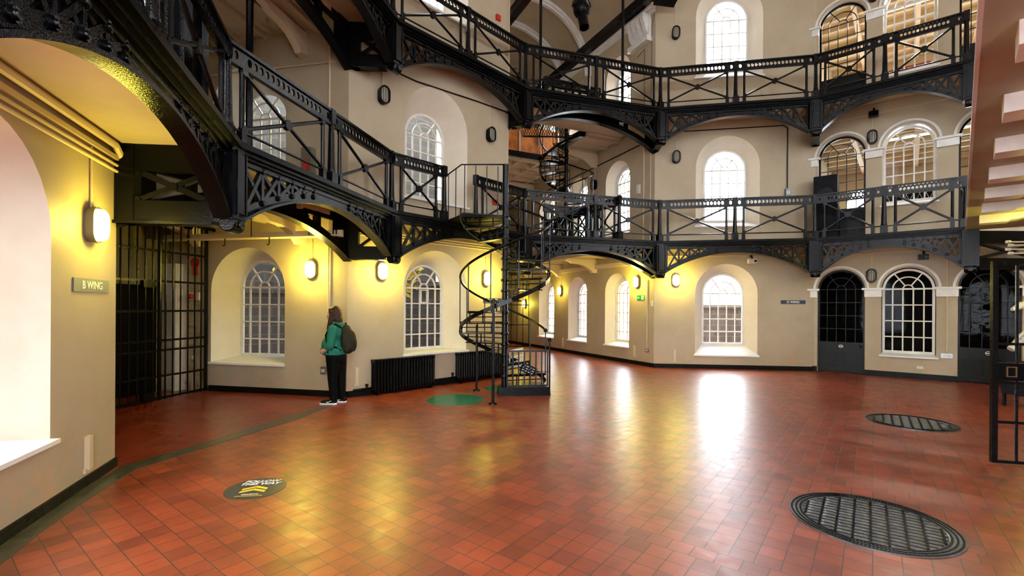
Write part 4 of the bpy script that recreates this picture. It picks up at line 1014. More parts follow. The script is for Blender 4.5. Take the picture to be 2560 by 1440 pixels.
m = M(); m.lathe([(0.045, 0), (0.045, 0.08), (0.02, 0.1)], fB(-3.2, 0.08, 1.8), fB.T, fB.Z, fB.N, 12); part(m, 'beacon', RED, e)
# gate standing open at right
fG3 = Fr((5.14, 5.03), (0.975, -0.22))
e = empty('open_barred_gate', fG3(0, 0, 0)); tag(e, 'tall black barred gate leaf standing open at the right edge', 'gate')
for t, r in ((0.0, 0.03), (0.20, 0.014), (0.40, 0.014), (0.60, 0.014), (0.80, 0.014), (1.0, 0.014)):
    m = M()
    if t == 0: fG3.box(m, -0.026, 0.026, -0.02, 0.02, 0.02, 2.16)
    else: m.tube([fG3(t, 0, 0.02), fG3(t, 0, 2.14)], r, 8)
    part(m, 'bar', IRON, e)
for z in (0.03, 0.45, 0.87, 1.28, 2.13):
    m = M(); fG3.box(m, 0, 1.02, -0.012, 0.012, z-0.014, z+0.014); part(m, 'rail', IRON, e)
m = M(); fG3.box(m, 0.0, 0.26, -0.035, 0.035, 0.90, 1.08); part(m, 'lock_case', IRON2, e)
m = M(); ribbon(m, fG3, [(0.09, 0.94), (0.17, 0.94), (0.17, 1.04), (0.09, 1.04)], 0.014, 0.035, 0.045, True); part(m, 'keyhole_plate', mat('worn_brass', (0.25, 0.17, 0.08), 0.35, metal=0.7), e)
# pipes at far right
e = empty('valve_pipe', (5.62, 5.3, 0)); tag(e, 'pale painted valve and stop-cock pipework at the right edge behind the gate', 'pipe')
m = M(); q = Vector((9.15, 8.45, 0))
m.tube([q+Vector((0.2, 0, 1.15)), q+Vector((-0.08, 0, 1.08)), q+Vector((-0.22, 0, 0.93))], [0.06, 0.06, 0.055], 10)
m.tube([q+Vector((0.2, 0, 1.74)), q+Vector((-0.03, 0, 1.72)), q+Vector((-0.2, 0, 1.64))], [0.055, 0.065, 0.03], 10); part(m, 'pipe', PLAST, e)
m = M(); m.tube([q+Vector((-0.1, -0.03, 1.1)), q+Vector((-0.14, -0.12, 1.2))], 0.014, 8); m.beam(q+Vector((-0.24, -0.12, 1.14)), q+Vector((-0.06, -0.12, 1.28)), 0.03, 0.035); part(m, 'handle', PLAST, e)
m = M(); m.tube([q+Vector((0.18, 0, 0.0)), q+Vector((0.18, 0, 3.2))], 0.09, 12); part(m, 'riser', WHITE, e)
for k in range(4):
    zz = (2.66, 2.61, 2.55, 2.49)[k]; n_ = ('top', 'second', 'third', 'lowest')[k]
    e = empty('capped_pipe', (7.9, 7.2, zz)); tag(e, '%s of four white capped pipe ends at the right edge under the walkway' % n_, 'pipe')
    m = M(); x0 = 7.46+(k % 2)*0.04; m.tube([(x0, 7.1, zz), (x0+1.2, 7.0, zz)], 0.011, 8); part(m, 'tube', PLAST, e)
    m = M(); m.lathe([(0.0, -0.04), (0.022, -0.03), (0.026, 0.02), (0.012, 0.04)], (x0, 7.1, zz), (0, 1, 0), (0, 0, 1), (1, 0, 0), 12); part(m, 'cap', PLAST, e)
e = empty('steel_trolley', (8.9, 8.2, 0)); tag(e, 'dark grey cabinet on thin legs at the right edge', 'cabinet')
m = M(); m.box((8.75, 7.9, 0.48), 0.6, 0.5, 0.55); part(m, 'body', SPKR, e)
for dx_, dy_ in ((-0.27, -0.22), (0.27, -0.22), (-0.27, 0.22), (0.27, 0.22)):
    m = M(); m.box((8.75+dx_, 7.9+dy_, 0.1), 0.035, 0.035, 0.2); part(m, 'leg', SPKR, e)

# ------------------------------------------------------------ spiral stairs
def spiral(cx_, cy2, z0, z1, th0, n, R, name, label, step_deg=31.8, top_landing=None, pole_top=0.95):
    e = empty(name, (cx_, cy2, z0)); tag(e, label, 'staircase', 'cast-iron spiral stairs')
    rise = (z1-z0)/n; P = lambda r, a, z: Vector((cx_+r*math.cos(a), cy2+r*math.sin(a), z))
    m = M(); m.tube([(cx_, cy2, z0), (cx_, cy2, z1+pole_top)], 0.055, 12)
    for k in range(n): m.lathe([(0.07, 0), (0.078, 0.02), (0.07, 0.05)], (cx_, cy2, z0+rise*(k+1)-0.04), seg=12)
    part(m, 'newel_pole', IRON, e)
    st = math.radians(step_deg)
    for k in range(n):
        a0 = th0+k*st; a1 = a0+st*1.12; z = z0+rise*(k+1)
        m = M(); K = 4
        pts = [P(0.05, a0, z)]+[P(R, a0+(a1-a0)*i/K, z) for i in range(K+1)]+[P(0.05, a1, z)]
        kk = len(pts); m.add(pts+[p-Vector((0, 0, 0.02)) for p in pts], [tuple(range(kk)), tuple(range(kk, 2*kk))[::-1]]+[(i, i+kk, (i+1) % kk+kk, (i+1) % kk) for i in range(kk)])
        m.tube([P(0.05, a0, z-0.012), P(R+0.02, a0, z-0.012)], 0.022, 6)
        td = part(m, 'tread', IRON, e)
        m = M(); zz = z-rise
        for f in (0.5,): m.tube([P(0.06, a0, zz+rise*f), P(R, a0, zz+rise*f)], 0.010, 5)
        for f in (0.3, 0.62, 0.97): m.tube([P(R*f, a0, zz), P(R*f, a0, z-0.02)], 0.014, 5)
        part(m, 'riser_grille', IRON, td)
        if k > n-4 and top_landing: continue
        m = M(); m.tube([P(R+0.01, a0, z-0.03), P(R+0.01, a0, z+0.94-0.6*rise)], 0.011, 6); part(m, 'baluster', IRON, e)
    K = n*4
    m = M(); pts = [P(R+0.015, th0+st*n*i/K, z0+0.06+(z1-z0)*i/K) for i in range(K+1)]
    for p, q in zip(pts, pts[1:]): m.beam(p, q, 0.024, 0.07)
    part(m, 'outer_string', IRON, e)
    m = M(); m.tube([P(R+0.01, th0+st*n*i/K, z0+0.95+(z1-z0)*(i/K)+rise*0.4) for i in range(K-(12 if top_landing else -1))], 0.022, 8); m.ell(P(R+0.01, th0, z0+0.95+rise*0.4), 0.04, 0.04, 0.04); part(m, 'handrail', IRON, e)
    return e, P
SX, SY = -0.135, 8.80
sp, P = spiral(SX, SY, 0.16, DECK, 0.34, 16, 0.82, 'spiral_staircase', 'black cast-iron spiral staircase rising from the tiled floor to the lower gallery', 33.5, top_landing=True)
m = M()   # plinth under the first quarter
pts = [(SX-0.1, SY-0.16), (SX+0.86, SY-0.06), (SX+0.88, SY+0.15), (SX+0.7, SY+0.5), (SX+0.3, SY+0.62), (SX-0.02, SY+0.3), (SX-0.14, SY+0.1)]
k = len(pts); m.add([(x, y, 0) for x, y in pts]+[((x-SX)*0.97+SX, (y-SY)*0.97+SY, 0.16) for x, y in pts], [tuple(range(k))[::-1], tuple(range(k, 2*k))]+[(i, (i+1) % k, (i+1) % k+k, i+k) for i in range(k)]); part(m, 'plinth', IRON2, sp)
m = M(); a, b = Vector((SX+0.05, SY-0.10, 0)), Vector((SX+0.80, SY-0.04, 0))
m.beam(a+Vector((0, 0, 0.82)), b+Vector((0, 0, 0.82)), 0.02, 0.03); m.beam(a+Vector((0, 0, 0.18)), b+Vector((0, 0, 0.18)), 0.02, 0.03)
for i in range(8):
    q = a.lerp(b, i/7.0); m.tube([q+Vector((0, 0, 0.18)), q+Vector((0, 0, 0.82))], 0.014, 6)
part(m, 'guard_panel', IRON, sp)
m = M(); q = Vector((SX+0.84, SY-0.02, 0)); m.tube([q+Vector((0, 0, 0.05)), q+Vector((0, 0, 1.03))], 0.017, 8); m.ell(q+Vector((0, 0, 1.03)), 0.035, 0.035, 0.035); part(m, 'newel_post', IRON, sp)
for (x, y, zt) in ((-0.68, 9.18, 1.28), (-0.31, 7.93, 1.78)):
    m = M(); m.tube([(x, y, 0.0), (x, y, zt)], 0.024, 10); m.lathe([(0.075, 0), (0.07, 0.02), (0.03, 0.03)], (x, y, 0), seg=12); part(m, 'support_pole', IRON, sp)
# landing from gallery to stair head
m = M()
ld = [(-1.05, 9.75), (-1.0, 8.6), (SX+0.03, SY-0.03), (0.10, 9.4), (-0.55, 10.25)]
s_ = slab([(-1.36, 9.42), (-0.95, 8.72), (SX+0.02, SY-0.05), (SX+0.1, SY+0.3), (-0.62, 10.2)], DECK, 0.04); m.add(s_.v, s_.f); part(m, 'landing', IRON2, sp)
m = M(); lp = [Vector((-1.32, 9.40, DECK)), Vector((-0.95, 8.72, DECK)), Vector((SX, SY, DECK))]
m.tube([lp[0]+Vector((0, 0, 0.9)), lp[1]+Vector((0, 0, 0.92)), lp[2]+Vector((0, 0, 0.95))], 0.014, 8); part(m, 'landing_rail', IRON, sp)
for a_, b_, n_ in ((lp[0], lp[1], 2), (lp[1], lp[2], 4)):
    for i in range(n_):
        q = a_.lerp(b_, (i+0.3)/n_); m = M(); m.tube([q, q+Vector((0, 0, 0.91))], 0.009, 6); part(m, 'landing_baluster', IRON, sp)
# chain sign and chairs inside the foot of the stair
e = empty('chain_sign', (SX+0.45, SY+0.12, 0.42)); tag(e, 'small black notice hanging askew on a chain in the foot of the spiral stair', 'sign')
m = M(); X = Vector((0.86, 0, -0.40)).normalized(); Zz = Vector((0.40, 0, 0.86)).normalized(); m.box((SX+0.45, SY+0.10, 0.46), 0.30, 0.012, 0.17, X, (0, 1, 0), Zz); part(m, 'board', SPKR, e)
m = M(); c_ = Vector((SX+0.45, SY+0.09, 0.46))
for r_ in range(3):
    for k in range(4): m.box(c_+Zz*(0.045-0.045*r_)+X*(-0.09+0.06*k), 0.04, 0.004, 0.014, X, (0, 1, 0), Zz)
part(m, 'lettering', SIGNW, e)
m = M(); m.tube([(SX+0.05, SY+0.1, 0.72), (SX+0.3, SY+0.1, 0.54), (SX+0.6, SY+0.1, 0.42), (SX+0.83, SY, 0.43)], 0.006, 5); part(m, 'chain', IRON, e)

sp2, P2 = spiral(1.62, 14.3, DECK, DECK+STOREY, math.radians(150), 17, 0.80, 'spiral_staircase', 'smaller-looking black spiral staircase up inside C wing to the upper level', 31.8, pole_top=1.0)
sp2['label'] = 'black spiral staircase inside C wing climbing from the lower to the upper gallery'
m = M(); a, b = Vector((0.30, 14.2, DECK+STOREY)), Vector((1.60, 14.25, DECK+STOREY))
for k in range(18):
    for s_ in (-1, 1):
        q = a.lerp(b, k/17.0); m.tube([q, q+Vector((s_*0.2, 0, 0.42))], 0.008, 4, cap=False)
m.beam(a, b, 0.04, 0.04); m.beam(a+Vector((0, 0, 0.42)), b+Vector((0, 0, 0.42)), 0.03, 0.03); part(m, 'landing_mesh', IRON, sp2)

# gate grille at the far end of C wing
fE = Fr(tuple(midC+axC*6.8-acC*2.1)[:2], (0.903, 0.43))
e = gate(fE, [0.1+0.26*k for k in range(16)], 0.02, 3.0, (0.05, 0.9, 1.7, 2.5, 3.0), (), 'black barred screen across the far end of C wing')
bulkhead(fC, -7.7, 1.75, True, 'lit oval bulkhead lamp behind the barred screen at the end of C wing', cable=0.5, power=30)
fEn = Fr(tuple(midC+axC*12.8-acC*2.1)[:2], (0.903, 0.43))
m = M(); fEn.box(m, 1.3, 2.9, 0, 0.1, 0, 2.3); o = m.build('dark_end_door', IRON2); tag(o, 'dark door at the very end of C wing', 'door')

# ------------------------------------------------------------ roof iron, ducts, theatre lamp, loudspeakers
for a, b, lb in (((fC(0.4, 0.35, 10.0)), (fC(-7.5, 0.35, 10.0)), 'right side'), ((fCL(-0.4, 1.0, 10.0)), (fCL(6.5, 1.0, 10.0)), 'left side')):
    e = empty('roof_beam', (a+b)/2); tag(e, 'thick black box beam running down the %s of the C wing vault' % lb, 'beam', 'roof beams of C wing')
    m = M(); m.beam(a, b, 0.17, 0.22); part(m, 'beam', IRON, e)
    m = M(); m.beam(a-Vector((0, 0, 0.14)), b-Vector((0, 0, 0.14)), 0.22, 0.05); part(m, 'flange', IRON, e)
m = M()
for d_, z_ in ((0.10, 9.75), (0.16, 9.82), (0.22, 9.89)): fC.box(m, -12.5, -0.0, 0, d_, z_-0.035, z_+0.035)
struct(m, 'trim_cornice', WHITE)
e = empty('corbel', fC(-0.55, 0.1, 9.2)); tag(e, 'white fluted corbel under the black beam at the C wing corner, top', 'corbel')
m = M()
for k in range(4):
    t = -0.25-0.19*k
    out = [(0, 9.75), (0.28, 9.75), (0.30, 9.6), (0.22, 9.45), (0.20, 9.32), (0.10, 9.2), (0.06, 9.12), (0, 9.12)]; kk = len(out)
    m.add([fC(t-0.06, n, zz) for n, zz in out]+[fC(t+0.06, n, zz) for n, zz in out], [tuple(range(kk)), tuple(range(kk, 2*kk))[::-1]]+[(i, i+kk, (i+1) % kk+kk, (i+1) % kk) for i in range(kk)])
part(m, 'flutes', WHITE, e)
m = M(); fC.box(m, -0.95, -0.12, 0, 0.2, 8.98, 9.12); fC.box(m, -0.9, -0.15, 0, 0.1, 9.1, 9.75); part(m, 'base', WHITE, e)
for X_, Y_, lb in ((0.65, 11.36, 'left'), (2.78, 12.02, 'right')):
    conduit([(X_*1.0, Y_, DECK+STOREY-0.0), (X_, Y_, 11.3)], 0.035, 'slender black iron post on the upper gallery, %s of the hanging theatre lamp' % lb, IRON, 'iron_post', 'post')
conduit([fB(-1.05, 1.15, DECK), fB(-1.05, 1.15, DECK+STOREY)], 0.055, 'tall black square post in B wing behind the gallery railing', IRON, 'iron_post', 'post')
e = empty('iron_stanchion', (-2.95, 4.2, DECK)); tag(e, 'heavy black riveted stanchion on the lower gallery at top left', 'post')
m = M(); m.box((-3.35, 4.75, DECK+1.7), 0.16, 0.12, 3.4); m.box((-3.35, 4.70, DECK+1.7), 0.03, 0.14, 3.4); part(m, 'shaft', IRON, e)
m = M()
for k in range(7): m.lathe([(0.012, 0), (0.006, 0.01)], (-3.30, 4.685, DECK+0.25+k*0.45), (1, 0, 0), (0, 0, 1), (0, -1, 0), 8)
part(m, 'rivets', IRON, e)
m = M(); m.box((-3.32, 5.0, DECK+0.73), 0.11, 0.11, 1.46); o = m.build('short_post', IRON); tag(o, 'short square black post beside the riveted stanchion on the lower gallery', 'post')

e = empty('theatre_lamp', (1.62, 11.2, 9.0)); tag(e, 'black theatre spotlight hanging above the C wing opening', 'spotlight')
c = Vector((1.62, 11.3, 8.78)); dn = Vector((0.10, -0.25, -1)).normalized(); X = Vector((1, 0, 0)); Y = dn.cross(X).normalized(); X = Y.cross(dn)
m = M(); m.lathe([(0.0, -0.22), (0.12, -0.20), (0.19, -0.1), (0.2, 0.05), (0.17, 0.14), (0.12, 0.18)], c, X, Y, dn, 18); part(m, 'body', IRON2, e)
m = M(); m.lathe([(0.12, 0.14), (0.115, 0.55), (0.105, 0.55), (0.10, 0.2)], c, X, Y, dn, 18); part(m, 'snoot', IRON2, e)
m = M(); m.tube([c+Vector((0.22*math.cos(a), 0, 0.22*math.sin(a)+0.04)) for a in [PI*i/10 for i in range(11)]], 0.015, 6); m.tube([c+Vector((0, 0, 0.25)), c+Vector((0, 0, 2.3))], 0.02, 6); part(m, 'yoke', IRON2, e)
e = empty('ceiling_loudspeaker', (3.9, 12.2, 9.7)); tag(e, 'black loudspeaker box mounted at the top beside the white corbel', 'loudspeaker')
m = M(); m.box((3.98, 12.3, 9.78), 0.55, 0.4, 0.34, Vector((0.98, 0, -0.12)), (0, 1, 0), Vector((0.12, 0, 0.98))); part(m, 'cabinet', SPKR, e)
m = M(); m.box((3.98, 12.08, 9.78), 0.5, 0.02, 0.28, Vector((0.98, 0, -0.12)), (0, 1, 0), Vector((0.12, 0, 0.98))); part(m, 'grille', IRON2, e)
m = M(); m.beam((0.3, 11.0, 10.0), (3.9, 12.3, 9.75), 0.12, 0.16); o = m.build('lighting_bar', IRON2); tag(o, 'black lighting bar across the top of the C wing opening', 'beam')
o.location = (0, 0, 0.35)
e = empty('loudspeaker', (8.25, 11.8, DECK)); tag(e, 'tall charcoal loudspeaker stack on the lower gallery before the left D wing door', 'loudspeaker')
q = fD(0.27, 0.25, 0)
m = M(); m.box((q.x, q.y, DECK+1.27), 0.50, 0.42, 0.75, fD.T, fD.N); part(m, 'top_cabinet', SPKR, e)
m = M(); m.box((q.x, q.y, DECK+0.45), 0.54, 0.46, 0.88, fD.T, fD.N); part(m, 'bass_cabinet', SPKR, e)
m = M(); m.lathe([(0.19, 0), (0.19, 0.01), (0.16, 0.012), (0.05, -0.0)], Vector((q.x, q.y, DECK+1.15))+fD.N*0.212, fD.T, fD.Z, fD.N, 20); part(m, 'speaker_cone', IRON2, e)
# small chairs on C wing floor beside stair foot
e = empty('folding_chair', (SX+0.1, SY+0.55, 0)); tag(e, 'white-framed folded chair behind the bars at the foot of the spiral stair', 'chair')
qq = Vector((SX+0.08, SY+0.42, 0.16))
for dx_ in (0, 0.26):
    m = M(); m.tube([qq+Vector((dx_, 0, 0)), qq+Vector((dx_+0.02, 0.1, 0.62))], 0.012, 6); part(m, 'leg', PLAST, e)
m = M()
for zz in (0.36, 0.47, 0.6): m.beam(qq+Vector((0, 0.06, zz)), qq+Vector((0.28, 0.08, zz+0.06)), 0.02, 0.04)
part(m, 'backrest', PLAST, e)
m = M(); m.box(qq+Vector((0.14, 0.0, 0.33)), 0.3, 0.2, 0.03, Vector((0.98, 0, 0.18))); part(m, 'seat', PLAST, e)

# ------------------------------------------------------------ things on the floor
def floor_disc(cx_, cy2, r, material, name, label, cat='floor sticker'):
    e = empty(name, (cx_, cy2, 0)); tag(e, label, cat)
    m = M(); K = 48; m.add([(cx_+r*math.cos(2*PI*k/K), cy2+r*math.sin(2*PI*k/K), 0.003) for k in range(K)], [tuple(range(K))])
    m.add([(cx_+r*math.cos(2*PI*k/K), cy2+r*math.sin(2*PI*k/K), 0.0) for k in range(K)]+[(cx_+r*math.cos(2*PI*k/K), cy2+r*math.sin(2*PI*k/K), 0.003) for k in range(K)], [(k, (k+1) % K, (k+1) % K+K, k+K) for k in range(K)])
    part(m, 'disc', material, e); return e
floor_disc(-0.98, 8.30, 0.50, GREEN, 'green_floor_disc', 'large green round floor sticker left of the spiral stair')
floor_disc(-0.24, 9.45, 0.30, GREEN, 'green_floor_disc', 'smaller-looking green round floor sticker behind the spiral stair pole')
fx, fy = -2.29, 4.235
e = floor_disc(fx, fy, 0.25, DVINYL, 'follow_this_way_sticker', 'round black floor sticker reading FOLLOW THIS WAY with yellow chevrons')
up = Vector((0.05, 1.0, 0)).normalized(); rt = Vector((up.y, -up.x, 0))
rot = Matrix.Rotation(math.radians(12), 3, 'Z'); rt = rot @ rt; up = rot @ up
c = Vector((fx, fy, 0.0035))
text_mesh('FOLLOW', 0.072, c+up*0.17, rt, up, 'lettering', SIGNW, e, shear=0.25, extrude=0.0003, bold=0.002)
text_mesh('THIS WAY', 0.072, c+up*0.105, rt, up, 'lettering', SIGNW, e, shear=0.25, extrude=0.0003, bold=0.002)
m = M()
for k in (0, 1):
    y0 = 0.0-0.062*k
    for s_ in (-1, 1):
        a = c+up*(y0+0.055); b = c+rt*s_*0.105+up*y0; d = Vector((0, 0, 0.0006)); h_ = up*0.042
        m.add([a+d, b+d, b+h_*-1+d, a-h_+d] if s_ > 0 else [b+d, a+d, a-h_+d, b-h_+d], [(0, 1, 2, 3)])
part(m, 'chevrons', YEL, e)
m = M(); m2_ = M()      # small worn logo and line of marks, too faint to read
for k in range(7): m.add([c-up*0.15+rt*(-0.07+0.02*k+dx_)+up*dy_+Vector((0, 0, 0.0005)) for dx_, dy_ in ((0, 0), (0.015, 0.002), (0.018, 0.02+0.008*(k == 3)), (0.003, 0.018))], [(0, 1, 2, 3)])
part(m, 'worn_logo', SIGNW, e)
for k in range(14): m2_.add([c-up*0.185+rt*(-0.11+0.016*k+dx_)+up*dy_+Vector((0, 0, 0.0005)) for dx_, dy_ in ((0, 0), (0.008, 0.0), (0.013, 0.02), (0.004, 0.02))], [(0, 1, 2, 3)])
part(m2_, 'worn_marks', YEL, e)

def grate(cx_, cy2, r, ang, label):
    e = empty('iron_grate', (cx_, cy2, 0)); tag(e, label, 'floor grate', 'round cast-iron floor grates')
    m = M(); m.lathe([(r, 0.0), (r, 0.008), (r-0.09, 0.008), (r-0.095, 0.003)], (cx_, cy2, 0), seg=64, smooth=False)
    m.add([(cx_+r*0.9*math.cos(2*PI*k/48), cy2+r*0.9*math.sin(2*PI*k/48), 0.0035) for k in range(48)], [tuple(range(48))]); part(m, 'plate', STEEL, e)
    m = M()
    for rr in (r-0.02, r-0.05, r-0.08):
        K = int(2*PI*rr/0.022)
        for k in range(K):
            a = 2*PI*k/K; q = Vector((cx_+rr*math.cos(a), cy2+rr*math.sin(a), 0.009)); m.box(q, 0.013, 0.018, 0.006, (math.cos(a), math.sin(a), 0), (-math.sin(a), math.cos(a), 0))
    part(m, 'beaded_rim', IRON2, e)
    ri = r-0.10; X = Vector((math.cos(ang), math.sin(ang), 0)); Y = Vector((-X.y, X.x, 0)); c = Vector((cx_, cy2, 0.006))
    m = M(); m2 = M(); px, py = 0.105, 0.062
    nx = int(ri/px)+1
    for i in range(-nx, nx+1):
        x = i*px
        if abs(x) < ri:
            h_ = math.sqrt(ri*ri-x*x); m.beam(c+X*x-Y*h_, c+X*x+Y*h_, 0.012, 0.006)
            kk = int(h_/0.02)
            for j in range(-kk, kk+1): m.box(c+X*x+Y*j*0.02+Vector((0, 0, 0.002)), 0.014, 0.012, 0.007, X, Y)
    ny = int(ri/py)+1
    for j in range(-ny, ny+1):
        y = j*py
        if abs(y) < ri: h_ = math.sqrt(ri*ri-y*y); m.beam(c+Y*y-X*h_, c+Y*y+X*h_, 0.006, 0.003)
    part(m, 'grid', IRON2, e)
    for i in range(-nx, nx):
        for j in range(-ny, ny):
            x = (i+0.5)*px; y = (j+0.5)*py
            if math.hypot(abs(x)+px*0.3, abs(y)+py*0.3) < ri:
                a = [c+X*(x+sx*px*0.42)+Y*(y+sy*py*0.44)-Vector((0, 0, 0.002)) for sx, sy in ((-1, -1), (1, -1), (1, 1), (-1, 1))]
                b = [c+X*(x+sx*px*0.30)+Y*(y+sy*py*0.26)+Vector((0, 0, 0.003)) for sx, sy in ((-1, -1), (1, -1), (1, 1), (-1, 1))]
                m2.add(a+b, [(0, 1, 5, 4), (1, 2, 6, 5), (2, 3, 7, 6), (3, 0, 4, 7), (4, 5, 6, 7)])
    part(m2, 'raised_pads', STEEL, e)
grate(2.79, 3.66, 0.545, math.radians(-37), 'round cast-iron floor grate nearest the camera at right')
grate(5.78, 6.83, 0.535, math.radians(-37), 'round cast-iron floor grate farther off, left of the open gate')

# ------------------------------------------------------------ the visitor
PX, PY = -2.99, 7.93
def Q(u, v_, z): return Vector((PX+u, PY+v_, z))
def remesh(o, voxel, smooth=3):
    r = o.modifiers.new('join', 'REMESH'); r.mode = 'VOXEL'; r.voxel_size = voxel; r.use_smooth_shade = True
    s_ = o.modifiers.new('smooth', 'SMOOTH'); s_.iterations = smooth; s_.factor = 0.6
    return o
SKIN = mat('skin', (0.55, 0.29, 0.19), 0.5, bump=0.05)
HAIR = mat('brown_hair', (0.05, 0.020, 0.009), 0.45, spec=0.25, noise=0.4, nscale=40, bump=0.5, bscale=90)
TEAL = mat('teal_hoodie_cotton', (0.008, 0.16, 0.105), 0.85, bump=0.25, bscale=30)
TROU = mat('black_trouser_cotton', (0.003, 0.003, 0.0035), 0.8, bump=0.2, bscale=25, spec=0.1)
SHOE = mat('black_shoe_mesh', (0.006, 0.006, 0.007), 0.6, spec=0.2)
OLIVE = mat('olive_backpack_canvas', (0.035, 0.032, 0.020), 0.8, spec=0.15, noise=0.3, nscale=12, bump=0.3, bscale=30)
per = empty('person', (PX, PY, 0)); tag(per, 'person in teal hoodie and black trousers with olive backpack, standing in profile facing left', 'person')
m = M()
m.ell(Q(-0.005, 0, 1.515), 0.092, 0.075, 0.112); m.ell(Q(-0.045, 0, 1.455), 0.062, 0.056, 0.078)       # skull, face
m.ell(Q(-0.075, 0, 1.405), 0.026, 0.03, 0.022); m.capsule(Q(-0.098, 0, 1.495), Q(-0.122, 0, 1.455), 0.010, 0.013)     # chin, nose
m.ell(Q(-0.092, 0, 1.532), 0.012, 0.05, 0.012); m.ell(Q(-0.100, 0, 1.428), 0.013, 0.024, 0.008); m.ell(Q(-0.096, 0, 1.414), 0.012, 0.02, 0.007)
for s_ in (-1, 1): m.ell(Q(0.012, s_*0.078, 1.49), 0.02, 0.01, 0.03)
m.capsule(Q(0.005, 0, 1.42), Q(0.03, 0, 1.30), 0.055, 0.062)
m.ell(Q(0.04, 0, 1.17), 0.105, 0.17, 0.17); m.ell(Q(0.0, 0, 0.97), 0.13, 0.16, 0.2); m.ell(Q(0.04, 0, 0.85), 0.14, 0.18, 0.14)
for s_, du in ((-1, 0.0), (1, 0.07)):
    m.capsule(Q(0.02+du*0.4, s_*0.09, 0.82), Q(0.0+du, s_*0.085, 0.46), 0.095, 0.06); m.capsule(Q(0.0+du, s_*0.085, 0.46), Q(0.04+du, s_*0.085, 0.09), 0.06, 0.04)
    m.capsule(Q(0.05+du, s_*0.085, 0.05), Q(-0.12+du, s_*0.085, 0.035), 0.035, 0.028)
# arms: bent, hands in the front pocket
for s_ in (-1, 1):
    m.capsule(Q(0.05, s_*0.18, 1.25), Q(0.045, s_*0.235, 0.98), 0.052, 0.043); m.capsule(Q(0.045, s_*0.235, 0.98), Q(-0.10, s_*0.205, 0.895), 0.043, 0.029)
    m.ell(Q(-0.125, s_*0.175, 0.88), 0.04, 0.022, 0.034)
    for k, (l_, dz) in enumerate(((0.055, 0.022), (0.065, 0.007), (0.060, -0.008), (0.045, -0.022))):
        a = Q(-0.145, s_*0.155, 0.875+dz); b = Q(-0.145-l_*0.5, s_*0.125, 0.868+dz); c = Q(-0.145-l_*0.6, s_*0.09, 0.86+dz)
        m.capsule(a, b, 0.0085, 0.008, 8); m.capsule(b, c, 0.008, 0.007, 8)
    m.capsule(Q(-0.12, s_*0.165, 0.905), Q(-0.155, s_*0.155, 0.915), 0.011, 0.009, 8)
body = part(m, 'body', SKIN, per); remesh(body, 0.006, 4)
for s_ in (-1, 1):
    m = M(); m.ell(Q(-0.083, s_*0.030, 1.503), 0.010, 0.012, 0.006, seg=10, rings=8); ey = part(m, 'eye', SIGNW, per)
    m = M(); m.ell(Q(-0.0905, s_*0.032, 1.503), 0.0035, 0.006, 0.005, seg=10, rings=8); part(m, 'iris', HAIR, ey)
m = M()
m.ell(Q(0.018, 0, 1.545), 0.098, 0.09, 0.098); m.ell(Q(0.045, 0, 1.47), 0.085, 0.092, 0.14); m.ell(Q(0.075, 0, 1.40), 0.07, 0.09, 0.09)
for s_ in (-1, 1):
    m.capsule(Q(0.0, s_*0.078, 1.53), Q(-0.035, s_*0.085, 1.38), 0.030, 0.030); m.capsule(Q(-0.035, s_*0.085, 1.38), Q(-0.075, s_*0.075, 1.25), 0.032, 0.018)
    m.capsule(Q(-0.055, s_*0.05, 1.575), Q(-0.02, s_*0.08, 1.5), 0.022, 0.026); m.capsule(Q(-0.0, s_*0.08, 1.42), Q(-0.055, s_*0.09, 1.28), 0.03, 0.014)
o = part(m, 'hair', HAIR, per); remesh(o, 0.008, 3)
m = M()
m.ell(Q(0.05, 0, 1.20), 0.135, 0.2, 0.145); m.ell(Q(0.0, 0, 1.10), 0.135, 0.185, 0.15); m.ell(Q(-0.02, 0, 0.98), 0.175, 0.2, 0.17); m.ell(Q(-0.025, 0, 0.88), 0.19, 0.205, 0.095); m.ell(Q(0.03, 0, 0.84), 0.175, 0.205, 0.06); m.ell(Q(0.07, 0, 0.9), 0.14, 0.2, 0.1)
m.ell(Q(-0.11, 0, 0.885), 0.105, 0.15, 0.07)
m.ell(Q(0.06, 0, 1.335), 0.095, 0.105, 0.05); m.ell(Q(0.10, 0, 1.325), 0.065, 0.10, 0.045); m.ell(Q(-0.02, 0, 1.30), 0.06, 0.07, 0.04)
for s_ in (-1, 1):
    m.capsule(Q(0.045, s_*0.175, 1.25), Q(0.035, s_*0.24, 0.99), 0.075, 0.064); m.capsule(Q(0.035, s_*0.24, 0.99), Q(-0.02, s_*0.225, 0.955), 0.064, 0.05)
o = part(m, 'hoodie', TEAL, per); remesh(o, 0.011, 3)
m = M(); m.ell(Q(-0.155, 0, 0.90), 0.062, 0.115, 0.05); o = part(m, 'front_pocket', TEAL, o); 
m = M()
m.ell(Q(0.035, 0, 0.81), 0.165, 0.195, 0.11); m.ell(Q(0.09, 0, 0.76), 0.115, 0.17, 0.11)
for s_, du in ((-1, 0.0), (1, 0.075)):
    m.capsule(Q(0.03+du*0.4, s_*0.09, 0.77), Q(0.015+du, s_*0.088, 0.46), 0.122, 0.082); m.capsule(Q(0.015+du, s_*0.088, 0.46), Q(0.035+du, s_*0.088, 0.12), 0.082, 0.060)
    m.capsule(Q(0.035+du, s_*0.088, 0.2), Q(0.035+du, s_*0.088, 0.10), 0.062, 0.062)
o = part(m, 'trousers', TROU, per); remesh(o, 0.011, 2)
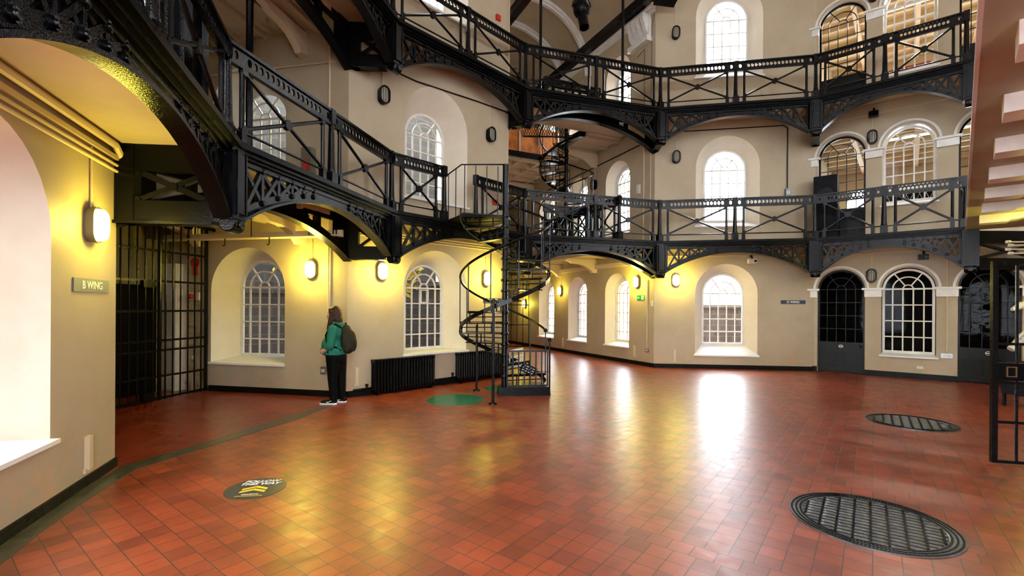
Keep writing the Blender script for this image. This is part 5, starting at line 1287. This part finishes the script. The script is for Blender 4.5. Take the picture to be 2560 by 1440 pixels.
for s_, du in ((-1, 0.0), (1, 0.10)):
    m = M(); m.ell(Q(0.04+du, s_*0.09, 0.062), 0.06, 0.043, 0.055); m.capsule(Q(0.03+du, s_*0.09, 0.055), Q(-0.15+du, s_*0.095, 0.040), 0.046, 0.028); o = part(m, 'shoe', SHOE, per); remesh(o, 0.007, 2)
    m = M(); out = []
    for k in range(20):
        a = 2*PI*k/20; out.append((-0.055+0.145*math.cos(a), (0.047 if math.cos(a) < 0.3 else 0.042)*math.sin(a)))
    m.add([Q(u+du, s_*0.092+v_, 0.0) for u, v_ in out]+[Q(u*1.0+du, s_*0.092+v_, 0.026) for u, v_ in out], [tuple(range(20))[::-1], tuple(range(20, 40))]+[(k, (k+1) % 20, (k+1) % 20+20, k+20) for k in range(20)]); part(m, 'sole', SIGNW, o)
    m = M(); f = Fr((PX+du, PY+s_*0.092-0.047), (1, 0)); pts = [(0.045, 0.080), (-0.03, 0.045), (-0.055, 0.040), (-0.065, 0.052)]
    vs_ = [Q(u+du, s_*0.092-0.047, z) for u, z in ((0.05, 0.085), (-0.035, 0.038), (-0.06, 0.036), (-0.068, 0.056), (-0.055, 0.048), (-0.03, 0.052))]
    m.add(vs_, [(0, 1, 2, 3, 4, 5)]); part(m, 'swoosh_mark', SIGNW, o)
bp = empty('backpack', (PX+0.22, PY, 1.08)); tag(bp, 'olive canvas backpack worn by the person in the teal hoodie', 'backpack')
m = M(); m.ell(Q(0.215, 0, 1.11), 0.085, 0.14, 0.215); m.ell(Q(0.24, 0, 1.0), 0.115, 0.15, 0.17); m.ell(Q(0.27, 0, 1.06), 0.10, 0.13, 0.18); m.ell(Q(0.19, 0, 1.19), 0.06, 0.12, 0.12)
o = part(m, 'bag', OLIVE, bp); remesh(o, 0.011, 3)
m = M(); m.ell(Q(0.325, 0, 1.0), 0.055, 0.11, 0.13); part(m, 'front_pocket', OLIVE, bp)
for s_ in (-1, 1):
    m = M(); m.tube([Q(0.17, s_*0.11, 1.27), Q(0.08, s_*0.13, 1.335), Q(-0.03, s_*0.13, 1.27), Q(-0.085, s_*0.135, 1.15), Q(-0.05, s_*0.18, 1.04), Q(0.05, s_*0.19, 0.98), Q(0.17, s_*0.13, 0.9)], 0.014, 6); part(m, 'shoulder_strap', TROU, bp)
    m = M(); m.tube([Q(-0.02, s_*0.20, 0.99), Q(-0.02, s_*0.205, 0.86)], 0.010, 6); part(m, 'strap_end', TROU, bp)
m = M(); m.tube([Q(0.19, -0.03, 1.32), Q(0.2, -0.02, 1.35), Q(0.2, 0.02, 1.35), Q(0.19, 0.03, 1.32)], 0.008, 6); part(m, 'grab_loop', TROU, bp)
